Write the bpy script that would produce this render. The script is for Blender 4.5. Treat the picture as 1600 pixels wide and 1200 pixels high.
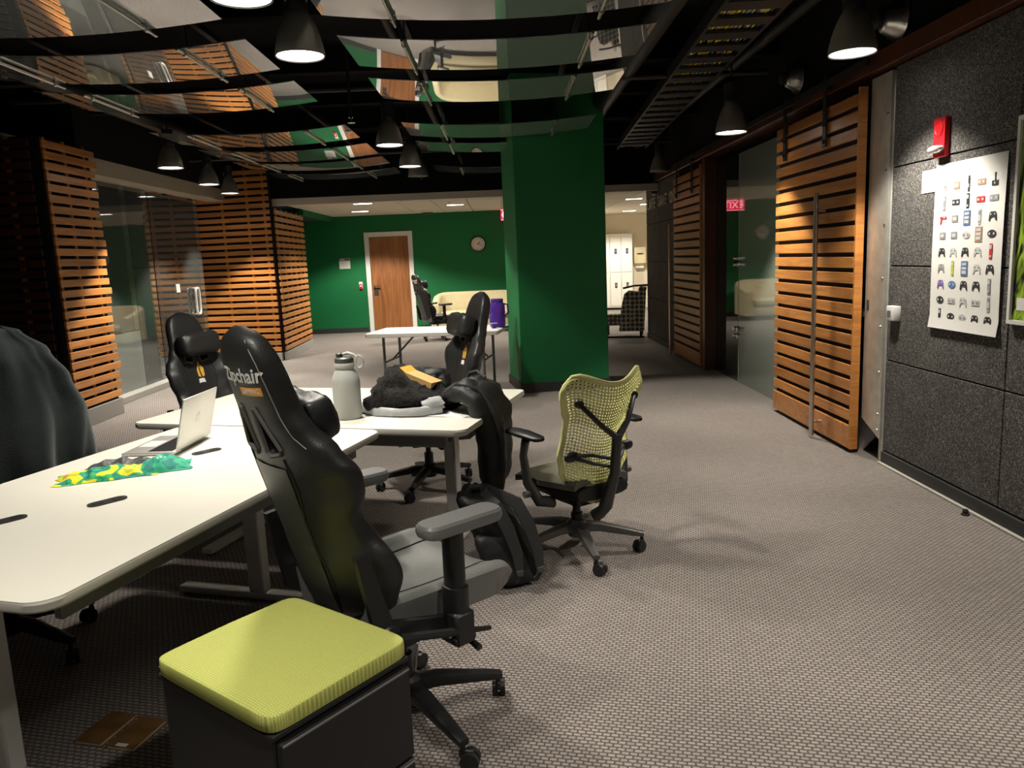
import bpy, bmesh, math, random
from mathutils import Vector, Matrix
from mathutils import noise as mnoise
PI = math.pi
R = math.radians
random.seed(4)
for o in list(bpy.data.objects):
    bpy.data.objects.remove(o)
SC = bpy.context.scene
COL = SC.collection

# ------------------------------------------------------------------ camera
# phone camera 1.486 m above the carpet, pitched down 9 deg, rolled 2.4 deg; +Y runs along the room
cam_d = bpy.data.cameras.new('camera')
cam = bpy.data.objects.new('camera', cam_d)
COL.objects.link(cam)
FPX = 1202.0
cam_d.sensor_fit = 'HORIZONTAL'
cam_d.sensor_width = 36.0
cam_d.lens = 36.0 * FPX / 1600.0
cam_d.clip_start = 0.05
cam_d.clip_end = 100
_Y = Vector(((784 - 800) / FPX, (404 - 600) / FPX, 1.0)).normalized()
_X = Vector((math.cos(.042), -math.sin(.042), 0.0))
_X = (_X - _Y * _X.dot(_Y)).normalized()
_Z = _X.cross(_Y)
# rows = world axes in (right, down, forward); the camera looks along -z with y up
cr = Vector((_X[0], _Y[0], _Z[0]))
cd = Vector((_X[1], _Y[1], _Z[1]))
cf = Vector((_X[2], _Y[2], _Z[2]))
M = Matrix((cr, -cd, -cf)).transposed().to_4x4()
M.translation = Vector((0, 0, 1.486))
cam.matrix_world = M
SC.camera = cam

# ------------------------------------------------------------------ world, exposure
w = bpy.data.worlds.new('world')
SC.world = w
w.use_nodes = True
w.node_tree.nodes['Background'].inputs[0].default_value = (.9, .95, 1.0, 1)
w.node_tree.nodes['Background'].inputs[1].default_value = 0.006
SC.view_settings.view_transform = 'Standard'
SC.view_settings.look = 'None'
SC.view_settings.gamma = 1
SC.view_settings.use_curve_mapping = False
SC.view_settings.exposure = 0.2
LAMP_W = 185.0      # pendant lamps
DOWN_W = 105.0       # recessed downlights beyond the soffit
LAMP_C = (1.0, .93, .80)

# ------------------------------------------------------------------ materials
MATS = {}


def mat(name, col, rough=.6, metal=0.0, spec=.5, var=0.0, vscale=8.0, bump=0.0, bscale=60.0, coat=0.0,
        emit=None, estr=0.0, trans=0.0, ior=1.45, sheen=0.0, stretch=None, col2=None, alpha=1.0):
    m = bpy.data.materials.new(name)
    m.use_nodes = True
    nt = m.node_tree
    b = nt.nodes['Principled BSDF']
    b.inputs['Base Color'].default_value = (*col, 1)
    b.inputs['Roughness'].default_value = rough
    b.inputs['Metallic'].default_value = metal
    b.inputs['Specular IOR Level'].default_value = spec
    b.inputs['Coat Weight'].default_value = coat
    b.inputs['Transmission Weight'].default_value = trans
    b.inputs['IOR'].default_value = ior
    b.inputs['Sheen Weight'].default_value = sheen
    b.inputs['Alpha'].default_value = alpha
    if emit:
        b.inputs['Emission Color'].default_value = (*emit, 1)
        b.inputs['Emission Strength'].default_value = estr
    tc = nt.nodes.new('ShaderNodeTexCoord')
    mp = nt.nodes.new('ShaderNodeMapping')
    nt.links.new(tc.outputs['Object'], mp.inputs[0])
    if stretch:
        mp.inputs['Scale'].default_value = stretch
    if var > 0 or col2:
        n = nt.nodes.new('ShaderNodeTexNoise')
        n.inputs['Scale'].default_value = vscale
        n.inputs['Detail'].default_value = 6
        nt.links.new(mp.outputs[0], n.inputs['Vector'])
        cr_ = nt.nodes.new('ShaderNodeMix')
        cr_.data_type = 'RGBA'
        c2 = col2 if col2 else tuple(max(0, c * (1 - var)) for c in col)
        c1 = col if col2 else tuple(min(1, c * (1 + var)) for c in col)
        cr_.inputs[6].default_value = (*c2, 1)
        cr_.inputs[7].default_value = (*c1, 1)
        mr = nt.nodes.new('ShaderNodeMapRange')
        mr.inputs[1].default_value = .3
        mr.inputs[2].default_value = .7
        nt.links.new(n.outputs[0], mr.inputs[0])
        nt.links.new(mr.outputs[0], cr_.inputs[0])
        nt.links.new(cr_.outputs[2], b.inputs['Base Color'])
    if bump > 0:
        n2 = nt.nodes.new('ShaderNodeTexNoise')
        n2.inputs['Scale'].default_value = bscale
        n2.inputs['Detail'].default_value = 4
        nt.links.new(mp.outputs[0], n2.inputs['Vector'])
        bp = nt.nodes.new('ShaderNodeBump')
        bp.inputs['Strength'].default_value = bump
        bp.inputs['Distance'].default_value = .01
        nt.links.new(n2.outputs[0], bp.inputs['Height'])
        nt.links.new(bp.outputs[0], b.inputs['Normal'])
    MATS[name] = m
    return m


def wood(name, c1, c2, rough=.35, axis=0, scale=1.0, coat=.2):
    """stained wood, grain along a local axis, each board a little different"""
    m = bpy.data.materials.new(name)
    m.use_nodes = True
    nt = m.node_tree
    b = nt.nodes['Principled BSDF']
    b.inputs['Roughness'].default_value = rough
    b.inputs['Coat Weight'].default_value = coat
    b.inputs['Coat Roughness'].default_value = .3
    tc = nt.nodes.new('ShaderNodeTexCoord')
    oi = nt.nodes.new('ShaderNodeObjectInfo')
    ad = nt.nodes.new('ShaderNodeVectorMath')
    ad.operation = 'MULTIPLY_ADD'
    nt.links.new(oi.outputs['Random'], ad.inputs[0])
    ad.inputs[1].default_value = (13, 7, 5)
    nt.links.new(tc.outputs['Object'], ad.inputs[2])
    mp = nt.nodes.new('ShaderNodeMapping')
    s = [22 * scale] * 3
    s[axis] = 1.6 * scale
    mp.inputs['Scale'].default_value = s
    nt.links.new(ad.outputs[0], mp.inputs[0])
    n = nt.nodes.new('ShaderNodeTexNoise')
    n.inputs['Scale'].default_value = 1.0
    n.inputs['Detail'].default_value = 7
    n.inputs['Distortion'].default_value = 1.2
    nt.links.new(mp.outputs[0], n.inputs['Vector'])
    mx = nt.nodes.new('ShaderNodeMix')
    mx.data_type = 'RGBA'
    mx.inputs[6].default_value = (*c1, 1)
    mx.inputs[7].default_value = (*c2, 1)
    mr = nt.nodes.new('ShaderNodeMapRange')
    mr.inputs[1].default_value = .3
    mr.inputs[2].default_value = .7
    nt.links.new(n.outputs[0], mr.inputs[0])
    nt.links.new(mr.outputs[0], mx.inputs[0])
    hs = nt.nodes.new('ShaderNodeHueSaturation')
    vr = nt.nodes.new('ShaderNodeMapRange')
    vr.inputs[3].default_value = .8
    vr.inputs[4].default_value = 1.18
    nt.links.new(oi.outputs['Random'], vr.inputs[0])
    nt.links.new(vr.outputs[0], hs.inputs['Value'])
    nt.links.new(mx.outputs[2], hs.inputs['Color'])
    nt.links.new(hs.outputs[0], b.inputs['Base Color'])
    MATS[name] = m
    return m


def carpet():
    m = bpy.data.materials.new('carpet')
    m.use_nodes = True
    nt = m.node_tree
    b = nt.nodes['Principled BSDF']
    b.inputs['Roughness'].default_value = .95
    b.inputs['Specular IOR Level'].default_value = .1
    b.inputs['Sheen Weight'].default_value = .15
    tc = nt.nodes.new('ShaderNodeTexCoord')
    mp = nt.nodes.new('ShaderNodeMapping')
    mp.inputs['Rotation'].default_value = (0, 0, R(14))
    nt.links.new(tc.outputs['Object'], mp.inputs[0])
    # slight wobble so the loops are not machine perfect
    wn = nt.nodes.new('ShaderNodeTexNoise')
    wn.inputs['Scale'].default_value = 30
    wa = nt.nodes.new('ShaderNodeVectorMath')
    wa.operation = 'MULTIPLY_ADD'
    nt.links.new(mp.outputs[0], wn.inputs['Vector'])
    nt.links.new(wn.outputs['Color'], wa.inputs[0])
    wa.inputs[1].default_value = (.006, .006, 0)
    nt.links.new(mp.outputs[0], wa.inputs[2])
    br = nt.nodes.new('ShaderNodeTexBrick')
    br.offset = .5
    br.inputs['Scale'].default_value = 1
    br.inputs['Brick Width'].default_value = .026
    br.inputs['Row Height'].default_value = .0165
    br.inputs['Mortar Size'].default_value = .0042
    br.inputs['Mortar Smooth'].default_value = .6
    br.inputs['Color1'].default_value = (.36, .325, .29, 1)
    br.inputs['Color2'].default_value = (.29, .26, .235, 1)
    br.inputs['Mortar'].default_value = (.105, .085, .085, 1)
    nt.links.new(wa.outputs[0], br.inputs['Vector'])
    n = nt.nodes.new('ShaderNodeTexNoise')
    n.inputs['Scale'].default_value = 1.3
    n.inputs['Detail'].default_value = 5
    nt.links.new(tc.outputs['Object'], n.inputs['Vector'])
    n3 = nt.nodes.new('ShaderNodeTexNoise')
    n3.inputs['Scale'].default_value = 160
    nt.links.new(tc.outputs['Object'], n3.inputs['Vector'])
    ml = nt.nodes.new('ShaderNodeMath')
    ml.operation = 'MULTIPLY'
    r1 = nt.nodes.new('ShaderNodeMapRange')
    r1.inputs[3].default_value = .8
    r1.inputs[4].default_value = 1.15
    r2 = nt.nodes.new('ShaderNodeMapRange')
    r2.inputs[3].default_value = .65
    r2.inputs[4].default_value = 1.35
    nt.links.new(n.outputs[0], r1.inputs[0])
    nt.links.new(n3.outputs[0], r2.inputs[0])
    nt.links.new(r1.outputs[0], ml.inputs[0])
    nt.links.new(r2.outputs[0], ml.inputs[1])
    vm = nt.nodes.new('ShaderNodeVectorMath')
    vm.operation = 'SCALE'
    nt.links.new(br.outputs['Color'], vm.inputs[0])
    nt.links.new(ml.outputs[0], vm.inputs['Scale'])
    nt.links.new(vm.outputs[0], b.inputs['Base Color'])
    bp = nt.nodes.new('ShaderNodeBump')
    bp.inputs['Strength'].default_value = .6
    bp.inputs['Distance'].default_value = .004
    bp.invert = True
    nt.links.new(br.outputs['Fac'], bp.inputs['Height'])
    nt.links.new(bp.outputs[0], b.inputs['Normal'])
    MATS['carpet'] = m


def mirror_mix(name, tint, refl_ior, diff, dmix, rough=.02, refl_tint=(1, 1, 1), base=0.0):
    """clear sheet: see-through tint, a little diffuse haze, fresnel reflection"""
    m = bpy.data.materials.new(name)
    m.use_nodes = True
    nt = m.node_tree
    for n in list(nt.nodes):
        if n.type == 'BSDF_PRINCIPLED':
            nt.nodes.remove(n)
    out = nt.nodes['Material Output']
    tr = nt.nodes.new('ShaderNodeBsdfTransparent')
    tr.inputs[0].default_value = (*tint, 1)
    df = nt.nodes.new('ShaderNodeBsdfDiffuse')
    df.inputs[0].default_value = (*diff, 1)
    m1 = nt.nodes.new('ShaderNodeMixShader')
    m1.inputs[0].default_value = dmix
    nt.links.new(tr.outputs[0], m1.inputs[1])
    nt.links.new(df.outputs[0], m1.inputs[2])
    gl = nt.nodes.new('ShaderNodeBsdfGlossy')
    gl.inputs[0].default_value = (*refl_tint, 1)
    gl.inputs['Roughness'].default_value = rough
    fr = nt.nodes.new('ShaderNodeFresnel')
    fr.inputs[0].default_value = refl_ior
    # same reflectance from either side of the sheet
    ge = nt.nodes.new('ShaderNodeNewGeometry')
    mxi = nt.nodes.new('ShaderNodeMix')
    mxi.inputs[2].default_value = refl_ior
    mxi.inputs[3].default_value = 1.0 / refl_ior if False else refl_ior
    nt.links.new(ge.outputs['Backfacing'], mxi.inputs[0])
    nt.links.new(mxi.outputs[0], fr.inputs[0])
    ad = nt.nodes.new('ShaderNodeMath')
    ad.operation = 'ADD'
    ad.use_clamp = True
    ad.inputs[1].default_value = base
    nt.links.new(fr.outputs[0], ad.inputs[0])
    m2 = nt.nodes.new('ShaderNodeMixShader')
    nt.links.new(ad.outputs[0], m2.inputs[0])
    nt.links.new(m1.outputs[0], m2.inputs[1])
    nt.links.new(gl.outputs[0], m2.inputs[2])
    nt.links.new(m2.outputs[0], out.inputs[0])
    MATS[name] = m


def felt():
    m = mat('felt', (.115, .11, .105), .95, spec=.1)
    nt = m.node_tree
    b = nt.nodes['Principled BSDF']
    tc = nt.nodes.new('ShaderNodeTexCoord')
    n = nt.nodes.new('ShaderNodeTexNoise')
    n.inputs['Scale'].default_value = 130
    n.inputs['Detail'].default_value = 3
    n2 = nt.nodes.new('ShaderNodeTexNoise')
    n2.inputs['Scale'].default_value = 3.5
    n2.inputs['Detail'].default_value = 5
    nt.links.new(tc.outputs['Object'], n.inputs[0])
    nt.links.new(tc.outputs['Object'], n2.inputs[0])
    cr_ = nt.nodes.new('ShaderNodeValToRGB')
    e = cr_.color_ramp.elements
    e[0].position = .36
    e[0].color = (.055, .052, .05, 1)
    e[1].position = .72
    e[1].color = (.30, .29, .275, 1)
    e2 = e.new(.52)
    e2.color = (.105, .10, .096, 1)
    nt.links.new(n.outputs[0], cr_.inputs[0])
    r1 = nt.nodes.new('ShaderNodeMapRange')
    r1.inputs[3].default_value = .75
    r1.inputs[4].default_value = 1.25
    nt.links.new(n2.outputs[0], r1.inputs[0])
    vm = nt.nodes.new('ShaderNodeVectorMath')
    vm.operation = 'SCALE'
    nt.links.new(cr_.outputs[0], vm.inputs[0])
    nt.links.new(r1.outputs[0], vm.inputs['Scale'])
    nt.links.new(vm.outputs[0], b.inputs['Base Color'])
    bp = nt.nodes.new('ShaderNodeBump')
    bp.inputs['Strength'].default_value = .4
    bp.inputs['Distance'].default_value = .003
    nt.links.new(n.outputs[0], bp.inputs['Height'])
    nt.links.new(bp.outputs[0], b.inputs['Normal'])


def voronoi_cloth(name, cols, scale, rough=.75):
    """printed cloth in hard-edged colour fields"""
    m = mat(name, cols[0], rough)
    nt = m.node_tree
    b = nt.nodes['Principled BSDF']
    tc = nt.nodes.new('ShaderNodeTexCoord')
    n = nt.nodes.new('ShaderNodeTexNoise')
    n.inputs['Scale'].default_value = scale
    n.inputs['Detail'].default_value = 1.5
    n.inputs['Distortion'].default_value = .8
    nt.links.new(tc.outputs['Object'], n.inputs[0])
    cr_ = nt.nodes.new('ShaderNodeValToRGB')
    cr_.color_ramp.interpolation = 'CONSTANT'
    e = cr_.color_ramp.elements
    k = len(cols)
    e[0].position = 0
    e[0].color = (*cols[0], 1)
    e[1].position = .3 + .4 / k
    e[1].color = (*cols[1], 1)
    for i in range(2, k):
        x = e.new(.3 + .4 * i / k)
        x.color = (*cols[i], 1)
    nt.links.new(n.outputs[0], cr_.inputs[0])
    nt.links.new(cr_.outputs[0], b.inputs['Base Color'])


def dot_fabric():
    m = mat('dot_fabric', (.6, .58, .48), .85)
    nt = m.node_tree
    b = nt.nodes['Principled BSDF']
    tc = nt.nodes.new('ShaderNodeTexCoord')
    v = nt.nodes.new('ShaderNodeTexVoronoi')
    v.inputs['Scale'].default_value = 13
    v.inputs['Randomness'].default_value = .15
    nt.links.new(tc.outputs['Object'], v.inputs['Vector'])
    cr_ = nt.nodes.new('ShaderNodeValToRGB')
    cr_.color_ramp.interpolation = 'CONSTANT'
    e = cr_.color_ramp.elements
    e[0].color = (.10, .10, .09, 1)
    e[1].position = .48
    e[1].color = (.62, .60, .50, 1)
    nt.links.new(v.outputs['Distance'], cr_.inputs[0])
    nt.links.new(cr_.outputs[0], b.inputs['Base Color'])


def weave(name, c1, c2, s, rough=.8):
    m = mat(name, c1, rough)
    nt = m.node_tree
    b = nt.nodes['Principled BSDF']
    tc = nt.nodes.new('ShaderNodeTexCoord')
    br = nt.nodes.new('ShaderNodeTexBrick')
    br.inputs['Scale'].default_value = 1
    br.inputs['Brick Width'].default_value = s
    br.inputs['Row Height'].default_value = s * .7
    br.inputs['Mortar Size'].default_value = s * .14
    br.inputs['Mortar Smooth'].default_value = .8
    br.inputs['Color1'].default_value = (*c1, 1)
    br.inputs['Color2'].default_value = (*[c * .93 for c in c1], 1)
    br.inputs['Mortar'].default_value = (*c2, 1)
    nt.links.new(tc.outputs['Object'], br.inputs['Vector'])
    nt.links.new(br.outputs['Color'], b.inputs['Base Color'])
    bp = nt.nodes.new('ShaderNodeBump')
    bp.inputs['Strength'].default_value = .35
    bp.inputs['Distance'].default_value = .002
    bp.invert = True
    nt.links.new(br.outputs['Fac'], bp.inputs['Height'])
    nt.links.new(bp.outputs[0], b.inputs['Normal'])


carpet()
felt()
dot_fabric()
wood('slat_wood', (.37, .135, .030), (.60, .255, .065), .40)
wood('shaded_slat_wood', (.05, .014, .010), (.085, .026, .016), .5)  # wood colour darkened to stand in for shade on the side face
wood('dark_wood', (.075, .022, .010), (.13, .045, .02), .35)
wood('door_wood', (.22, .075, .022), (.42, .17, .055), .4, axis=2, scale=.8)
mat('slat_back', (.012, .009, .014), .9)
mat('batten', (.46, .19, .05), .5)
mat('green_paint', (.003, .155, .044), .62, var=.05, vscale=2)
mat('black_paint', (.006, .006, .006), .9, spec=.2)
mat('black_steel', (.014, .014, .015), .5)
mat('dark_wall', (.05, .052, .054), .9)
mat('room_grey', (.26, .27, .27), .9)
mat('cream_wall', (.78, .70, .56), .85, var=.03, vscale=2)
mat('beam_paint', (.40, .36, .28), .8)
mat('ceiling_tile', (.70, .66, .57), .95, var=.05, vscale=60, bump=.1, bscale=200)
mat('tile_grid', (.45, .42, .36), .7)
mat('soffit_paint', (.62, .57, .48), .9)
mat('white_paint', (.80, .79, .76), .5)
mat('baseboard_vinyl', (.035, .036, .036), .55)
mat('edge_strip', (.42, .40, .36), .6)
mat('plinth_grey', (.30, .29, .27), .7)
mat('steel', (.62, .60, .56), .28, metal=1.0)
mat('chrome', (.8, .8, .8), .12, metal=1.0)
mat('alu', (.68, .67, .62), .45, metal=.7, var=.12, vscale=12)
mat('lamp_metal', (.36, .345, .32), .36, metal=.55)
mat('lamp_dark', (.03, .03, .03), .45, metal=.3)
mat('lamp_glow', (1, 1, 1), .5, emit=(1, .96, .88), estr=9.0)
mat('down_glow', (1, 1, 1), .5, emit=(1, .95, .85), estr=6.0)
mat('exit_red', (.5, .01, .03), .4, emit=(1, .02, .08), estr=1.6)
mat('exit_white', (1, .7, .7), .4, emit=(1, .55, .6), estr=1.8)
mat('table_white', (.70, .68, .615), .38, var=.015, vscale=3)
mat('table_white_shaded', (.50, .485, .44), .45)  # tabletop white darkened for the shade on its sides
mat('leg_white', (.66, .65, .62), .4)
mat('leg_grey', (.16, .16, .155), .45)
mat('plastic_white', (.80, .79, .76), .5)
mat('leather_black', (.021, .0215, .022), .40, spec=.5, bump=.12, bscale=220)
mat('leather_grey', (.15, .155, .15), .40, spec=.5, bump=.1, bscale=220)
mat('leather_rear', (.075, .078, .075), .38, spec=.5, bump=.1, bscale=220)
mat('seam_black', (.006, .006, .006), .6)
mat('plastic_black', (.013, .013, .014), .42, bump=.05, bscale=300)
mat('arm_plastic', (.15, .152, .152), .40, bump=.06, bscale=400)
mat('plastic_grey', (.10, .10, .10), .45)
mat('print_white', (.82, .82, .80), .5)
mat('print_orange', (.85, .36, .03), .5)
mat('print_gold', (.80, .46, .08), .45)
mat('stitch_grey', (.30, .30, .29), .6)
mat('mirra_green', (.84, .84, .37), .42)
mat('mirra_grey', (.035, .034, .034), .42)
mat('mirra_base', (.10, .097, .093), .4, metal=.3)
mat('mirra_seat', (.11, .108, .08), .8, bump=.2, bscale=300)
weave('lime_fabric', (.57, .60, .165), (.36, .39, .09), .0085)
mat('cab_metal', (.010, .010, .011), .5)
mat('laptop_alu', (.62, .61, .58), .35, metal=.6)
mat('laptop_keys', (.015, .015, .016), .5)
mat('laptop_screen', (.01, .01, .012), .1)
mat('grommet', (.025, .025, .026), .4)
voronoi_cloth('jersey_print', [(.02, .30, .20), (.01, .20, .16), (.03, .42, .12), (.82, .70, .02), (.88, .78, .03), (.55, .62, .04), (.70, .35, .08)], 13)
voronoi_cloth('jersey_teal', [(.015, .16, .15), (.02, .30, .20), (.03, .38, .22), (.02, .22, .18)], 16)
mat('jersey_grey', (.075, .075, .08), .55, bump=.1, bscale=80)
mat('bottle_paint', (.40, .41, .39), .45, bump=.04, bscale=500)
mat('lid_dark', (.06, .062, .062), .4)
mat('sherpa', (.019, .018, .0175), 1.0, spec=.03, var=.6, vscale=60, bump=1.0, bscale=140, sheen=.06)
mat('lining_grey', (.42, .44, .46), .6, var=.15, vscale=20, bump=.2, bscale=50)
mat('nylon_black', (.010, .011, .012), .6, var=.3, vscale=12, bump=.35, bscale=28)
mat('strap_grey', (.035, .037, .038), .7, bump=.3, bscale=300)
mat('cardboard', (.55, .34, .13), .8, var=.08, vscale=10)
mat('box_orange', (.72, .36, .05), .7)
mat('paper', (.82, .81, .78), .8)
mat('hoodie_cloth', (.018, .024, .025), .95, spec=.15, var=.15, vscale=8, bump=.25, bscale=160, sheen=.25)
mat('book_brown', (.20, .10, .03), .35, var=.35, vscale=14)
mat('book_pages', (.55, .48, .36), .8)
mat('sofa_fabric', (.62, .54, .34), .85, bump=.1, bscale=150, var=.04, vscale=20)
mat('locker_white', (.75, .74, .69), .5)
mat('locker_dark', (.06, .05, .045), .4)
mat('dispenser', (.72, .63, .40), .4)
mat('purple', (.16, .06, .55), .12, trans=.55, ior=1.3)
mat('strobe_red', (.62, .012, .02), .35)
mat('lens', (.75, .72, .70), .08, metal=.5)
mat('clock_face', (.75, .74, .71), .5)
mat('rubber', (.01, .01, .01), .7)
for nm, c in dict(ink=(.03, .032, .036), ink_grey=(.30, .30, .31), ink_pale=(.58, .58, .57), ink_red=(.62, .03, .03),
                  ink_purple=(.20, .15, .42), ink_lime=(.45, .58, .05), ink_blue=(.10, .20, .42), ink_tan=(.45, .30, .2)).items():
    mat(nm, c, .7)
for nm, c in dict(cable_yellow=(.80, .62, .05), cable_blue=(.10, .18, .55), cable_white=(.75, .75, .75)).items():
    mat(nm, c, .5)
mat('green_poster', (.01, .012, .01), .35, col2=(.01, .012, .01))
mirror_mix('glass_clear', (.70, .76, .74), 1.75, (.45, .50, .48), .10)
mirror_mix('glass_frost', (.50, .56, .53), 1.9, (.28, .32, .29), .42, rough=.06)
mirror_mix('glass_right', (.20, .24, .22), 1.95, (.10, .12, .105), .25, rough=.02)
mirror_mix('glass_right_frost', (.18, .22, .20), 1.95, (.36, .41, .36), .7, rough=.03)
mirror_mix('cloud_sheet', (.05, .06, .06), 1.8, (.24, .27, .275), .92, rough=.012, base=.28)
mat('mesh_plain', (.5, .5, .5))
# green poster: black with acid green streaks
nt = MATS['green_poster'].node_tree
for n in list(nt.nodes):
    if n.type in ('TEX_NOISE', 'MIX'):
        pass
tc = nt.nodes.new('ShaderNodeTexCoord')
mp = nt.nodes.new('ShaderNodeMapping')
mp.inputs['Scale'].default_value = (1, 7, 2)
nz = nt.nodes.new('ShaderNodeTexNoise')
nz.inputs['Scale'].default_value = 1.6
nz.inputs['Distortion'].default_value = 2.5
rp = nt.nodes.new('ShaderNodeValToRGB')
rp.color_ramp.elements[0].position = .42
rp.color_ramp.elements[0].color = (.006, .01, .006, 1)
rp.color_ramp.elements[1].position = .6
rp.color_ramp.elements[1].color = (.40, .62, .05, 1)
nt.links.new(tc.outputs['Object'], mp.inputs[0])
nt.links.new(mp.outputs[0], nz.inputs[0])
nt.links.new(nz.outputs[0], rp.inputs[0])
nt.links.new(rp.outputs[0], nt.nodes['Principled BSDF'].inputs['Base Color'])


# ------------------------------------------------------------------ mesh helpers
def rotz(a):
    return Matrix.Rotation(a, 4, 'Z')


class MB:
    def __init__(s):
        s.bm = bmesh.new()

    def _xf(s, vs, m):
        if m is not None:
            for v in vs:
                v.co = m @ v.co

    def box(s, lo, hi, bev=0.0, seg=1, m=None):
        t = bmesh.new()
        bmesh.ops.create_cube(t, size=1)
        for v in t.verts:
            v.co = Vector([lo[i] + (v.co[i] + .5) * (hi[i] - lo[i]) for i in range(3)])
        if bev > 0:
            bmesh.ops.bevel(t, geom=list(t.edges), offset=bev, segments=seg, affect='EDGES', profile=.5)
        s._xf(t.verts, m)
        s.add(t)
        return s

    def add(s, t):
        me = bpy.data.meshes.new('tmp')
        t.to_mesh(me)
        t.free()
        s.bm.from_mesh(me)
        bpy.data.meshes.remove(me)

    def cyl(s, p0, p1, r0, r1=None, n=16, caps=True):
        r1 = r0 if r1 is None else r1
        p0, p1 = Vector(p0), Vector(p1)
        d = (p1 - p0).normalized()
        a = d.orthogonal().normalized()
        b = d.cross(a)
        A = [s.bm.verts.new(p0 + (a * math.cos(2 * PI * i / n) + b * math.sin(2 * PI * i / n)) * r0) for i in range(n)]
        B = [s.bm.verts.new(p1 + (a * math.cos(2 * PI * i / n) + b * math.sin(2 * PI * i / n)) * r1) for i in range(n)]
        for i in range(n):
            s.bm.faces.new((A[i], A[(i + 1) % n], B[(i + 1) % n], B[i]))
        if caps:
            s.bm.faces.new(A[::-1])
            s.bm.faces.new(B)
        return s

    def lathe(s, prof, n=24, m=None, cap0=True, cap1=True):
        rings = []
        for r, z in prof:
            ring = [s.bm.verts.new(Vector((max(r, 1e-4) * math.cos(2 * PI * i / n), max(r, 1e-4) * math.sin(2 * PI * i / n), z))) for i in range(n)]
            s._xf(ring, m)
            rings.append(ring)
        for a, b in zip(rings, rings[1:]):
            for i in range(n):
                s.bm.faces.new((a[i], a[(i + 1) % n], b[(i + 1) % n], b[i]))
        if cap0:
            s.bm.faces.new(rings[0][::-1])
        if cap1:
            s.bm.faces.new(rings[-1])
        return s

    def rings(s, rings, cap=True, closed=False):
        """loft through rings of points"""
        V = [[s.bm.verts.new(Vector(p)) for p in r] for r in rings]
        n = len(V[0])
        pairs = list(zip(V, V[1:])) + ([(V[-1], V[0])] if closed else [])
        for a, b in pairs:
            for i in range(n):
                s.bm.faces.new((a[i], a[(i + 1) % n], b[(i + 1) % n], b[i]))
        if cap and not closed:
            s.bm.faces.new(V[0][::-1])
            s.bm.faces.new(V[-1])
        return s

    def tube(s, path, r, n=8, closed=False):
        path = [Vector(p) for p in path]
        rr = r if isinstance(r, (list, tuple)) else [r] * len(path)
        return s.loft(path, [(x, x) for x in rr], n, closed)

    def loft(s, path, radii, n=12, closed=False, up=None, power=1.0, fn=None):
        path = [Vector(p) for p in path]
        k = len(path)
        rings = []
        prev = None
        for i, p in enumerate(path):
            a = path[(i - 1) % k] if (closed or i > 0) else p
            c = path[(i + 1) % k] if (closed or i < k - 1) else p
            d = (c - a).normalized()
            if up is not None:
                x = d.cross(Vector(up))
                if x.length < 1e-4:
                    x = prev if prev else d.orthogonal()
                x.normalize()
            elif prev is None:
                x = d.orthogonal().normalized()
            else:
                x = (prev - d * prev.dot(d)).normalized()
            prev = x
            y = x.cross(d).normalized()
            ring = []
            for j in range(n):
                t = 2 * PI * j / n
                cx, sy = math.cos(t), math.sin(t)
                cx = math.copysign(abs(cx) ** power, cx)
                sy = math.copysign(abs(sy) ** power, sy)
                q = p + x * cx * radii[i][0] + y * sy * radii[i][1]
                if fn:
                    q = fn(q, i / (k - 1), t)
                ring.append(q)
            rings.append(ring)
        return s.rings(rings, True, closed)

    def prism(s, poly, z0, z1, m=None):
        A = [s.bm.verts.new(Vector((x, y, z0))) for x, y in poly]
        B = [s.bm.verts.new(Vector((x, y, z1))) for x, y in poly]
        n = len(poly)
        s.bm.faces.new(A[::-1])
        s.bm.faces.new(B)
        for i in range(n):
            s.bm.faces.new((A[i], A[(i + 1) % n], B[(i + 1) % n], B[i]))
        s._xf(A + B, m)
        return s

    def blob(s, c, size, power=.7, nu=24, nv=14, amp=0.0, freq=6.0, fn=None, seed=0):
        c = Vector(c)
        rings = []
        for j in range(nv + 1):
            ph = -PI / 2 + PI * j / nv
            ring = []
            for i in range(nu):
                th = 2 * PI * i / nu
                sp = lambda t: math.copysign(abs(t) ** power, t)
                cph = sp(math.cos(ph)) if 0 < j < nv else .002
                d = Vector((cph * sp(math.cos(th)), cph * sp(math.sin(th)), sp(math.sin(ph))))
                p = Vector((d.x * size[0], d.y * size[1], d.z * size[2]))
                if amp:
                    p += d * amp * mnoise.fractal(p * freq + Vector((seed, seed * 2.3, 0)), 1.0, 2.0, 4)
                if fn:
                    p = fn(p)
                ring.append(c + p)
            rings.append(ring)
        return s.rings(rings)

    def grid(s, fn, nu, nv):
        V = [[s.bm.verts.new(Vector(fn(i / nu, j / nv))) for i in range(nu + 1)] for j in range(nv + 1)]
        for j in range(nv):
            for i in range(nu):
                s.bm.faces.new((V[j][i], V[j][i + 1], V[j + 1][i + 1], V[j + 1][i]))
        return s

    def mesh(s, name, m, smooth=40, recalc=True):
        if recalc:
            bmesh.ops.recalc_face_normals(s.bm, faces=s.bm.faces)
        me = bpy.data.meshes.new(name)
        s.bm.to_mesh(me)
        s.bm.free()
        me.materials.append(MATS[m])
        if smooth:
            for p in me.polygons:
                p.use_smooth = True
            me.set_sharp_from_angle(angle=R(smooth))
        return me


def link(name, me, parent=None, loc=None, rz=0.0, M4=None):
    o = bpy.data.objects.new(name, me)
    COL.objects.link(o)
    if parent:
        o.parent = parent
    if M4 is not None:
        o.matrix_local = M4
    else:
        if loc:
            o.location = loc
        if rz:
            o.rotation_euler = (0, 0, rz)
    return o


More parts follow.
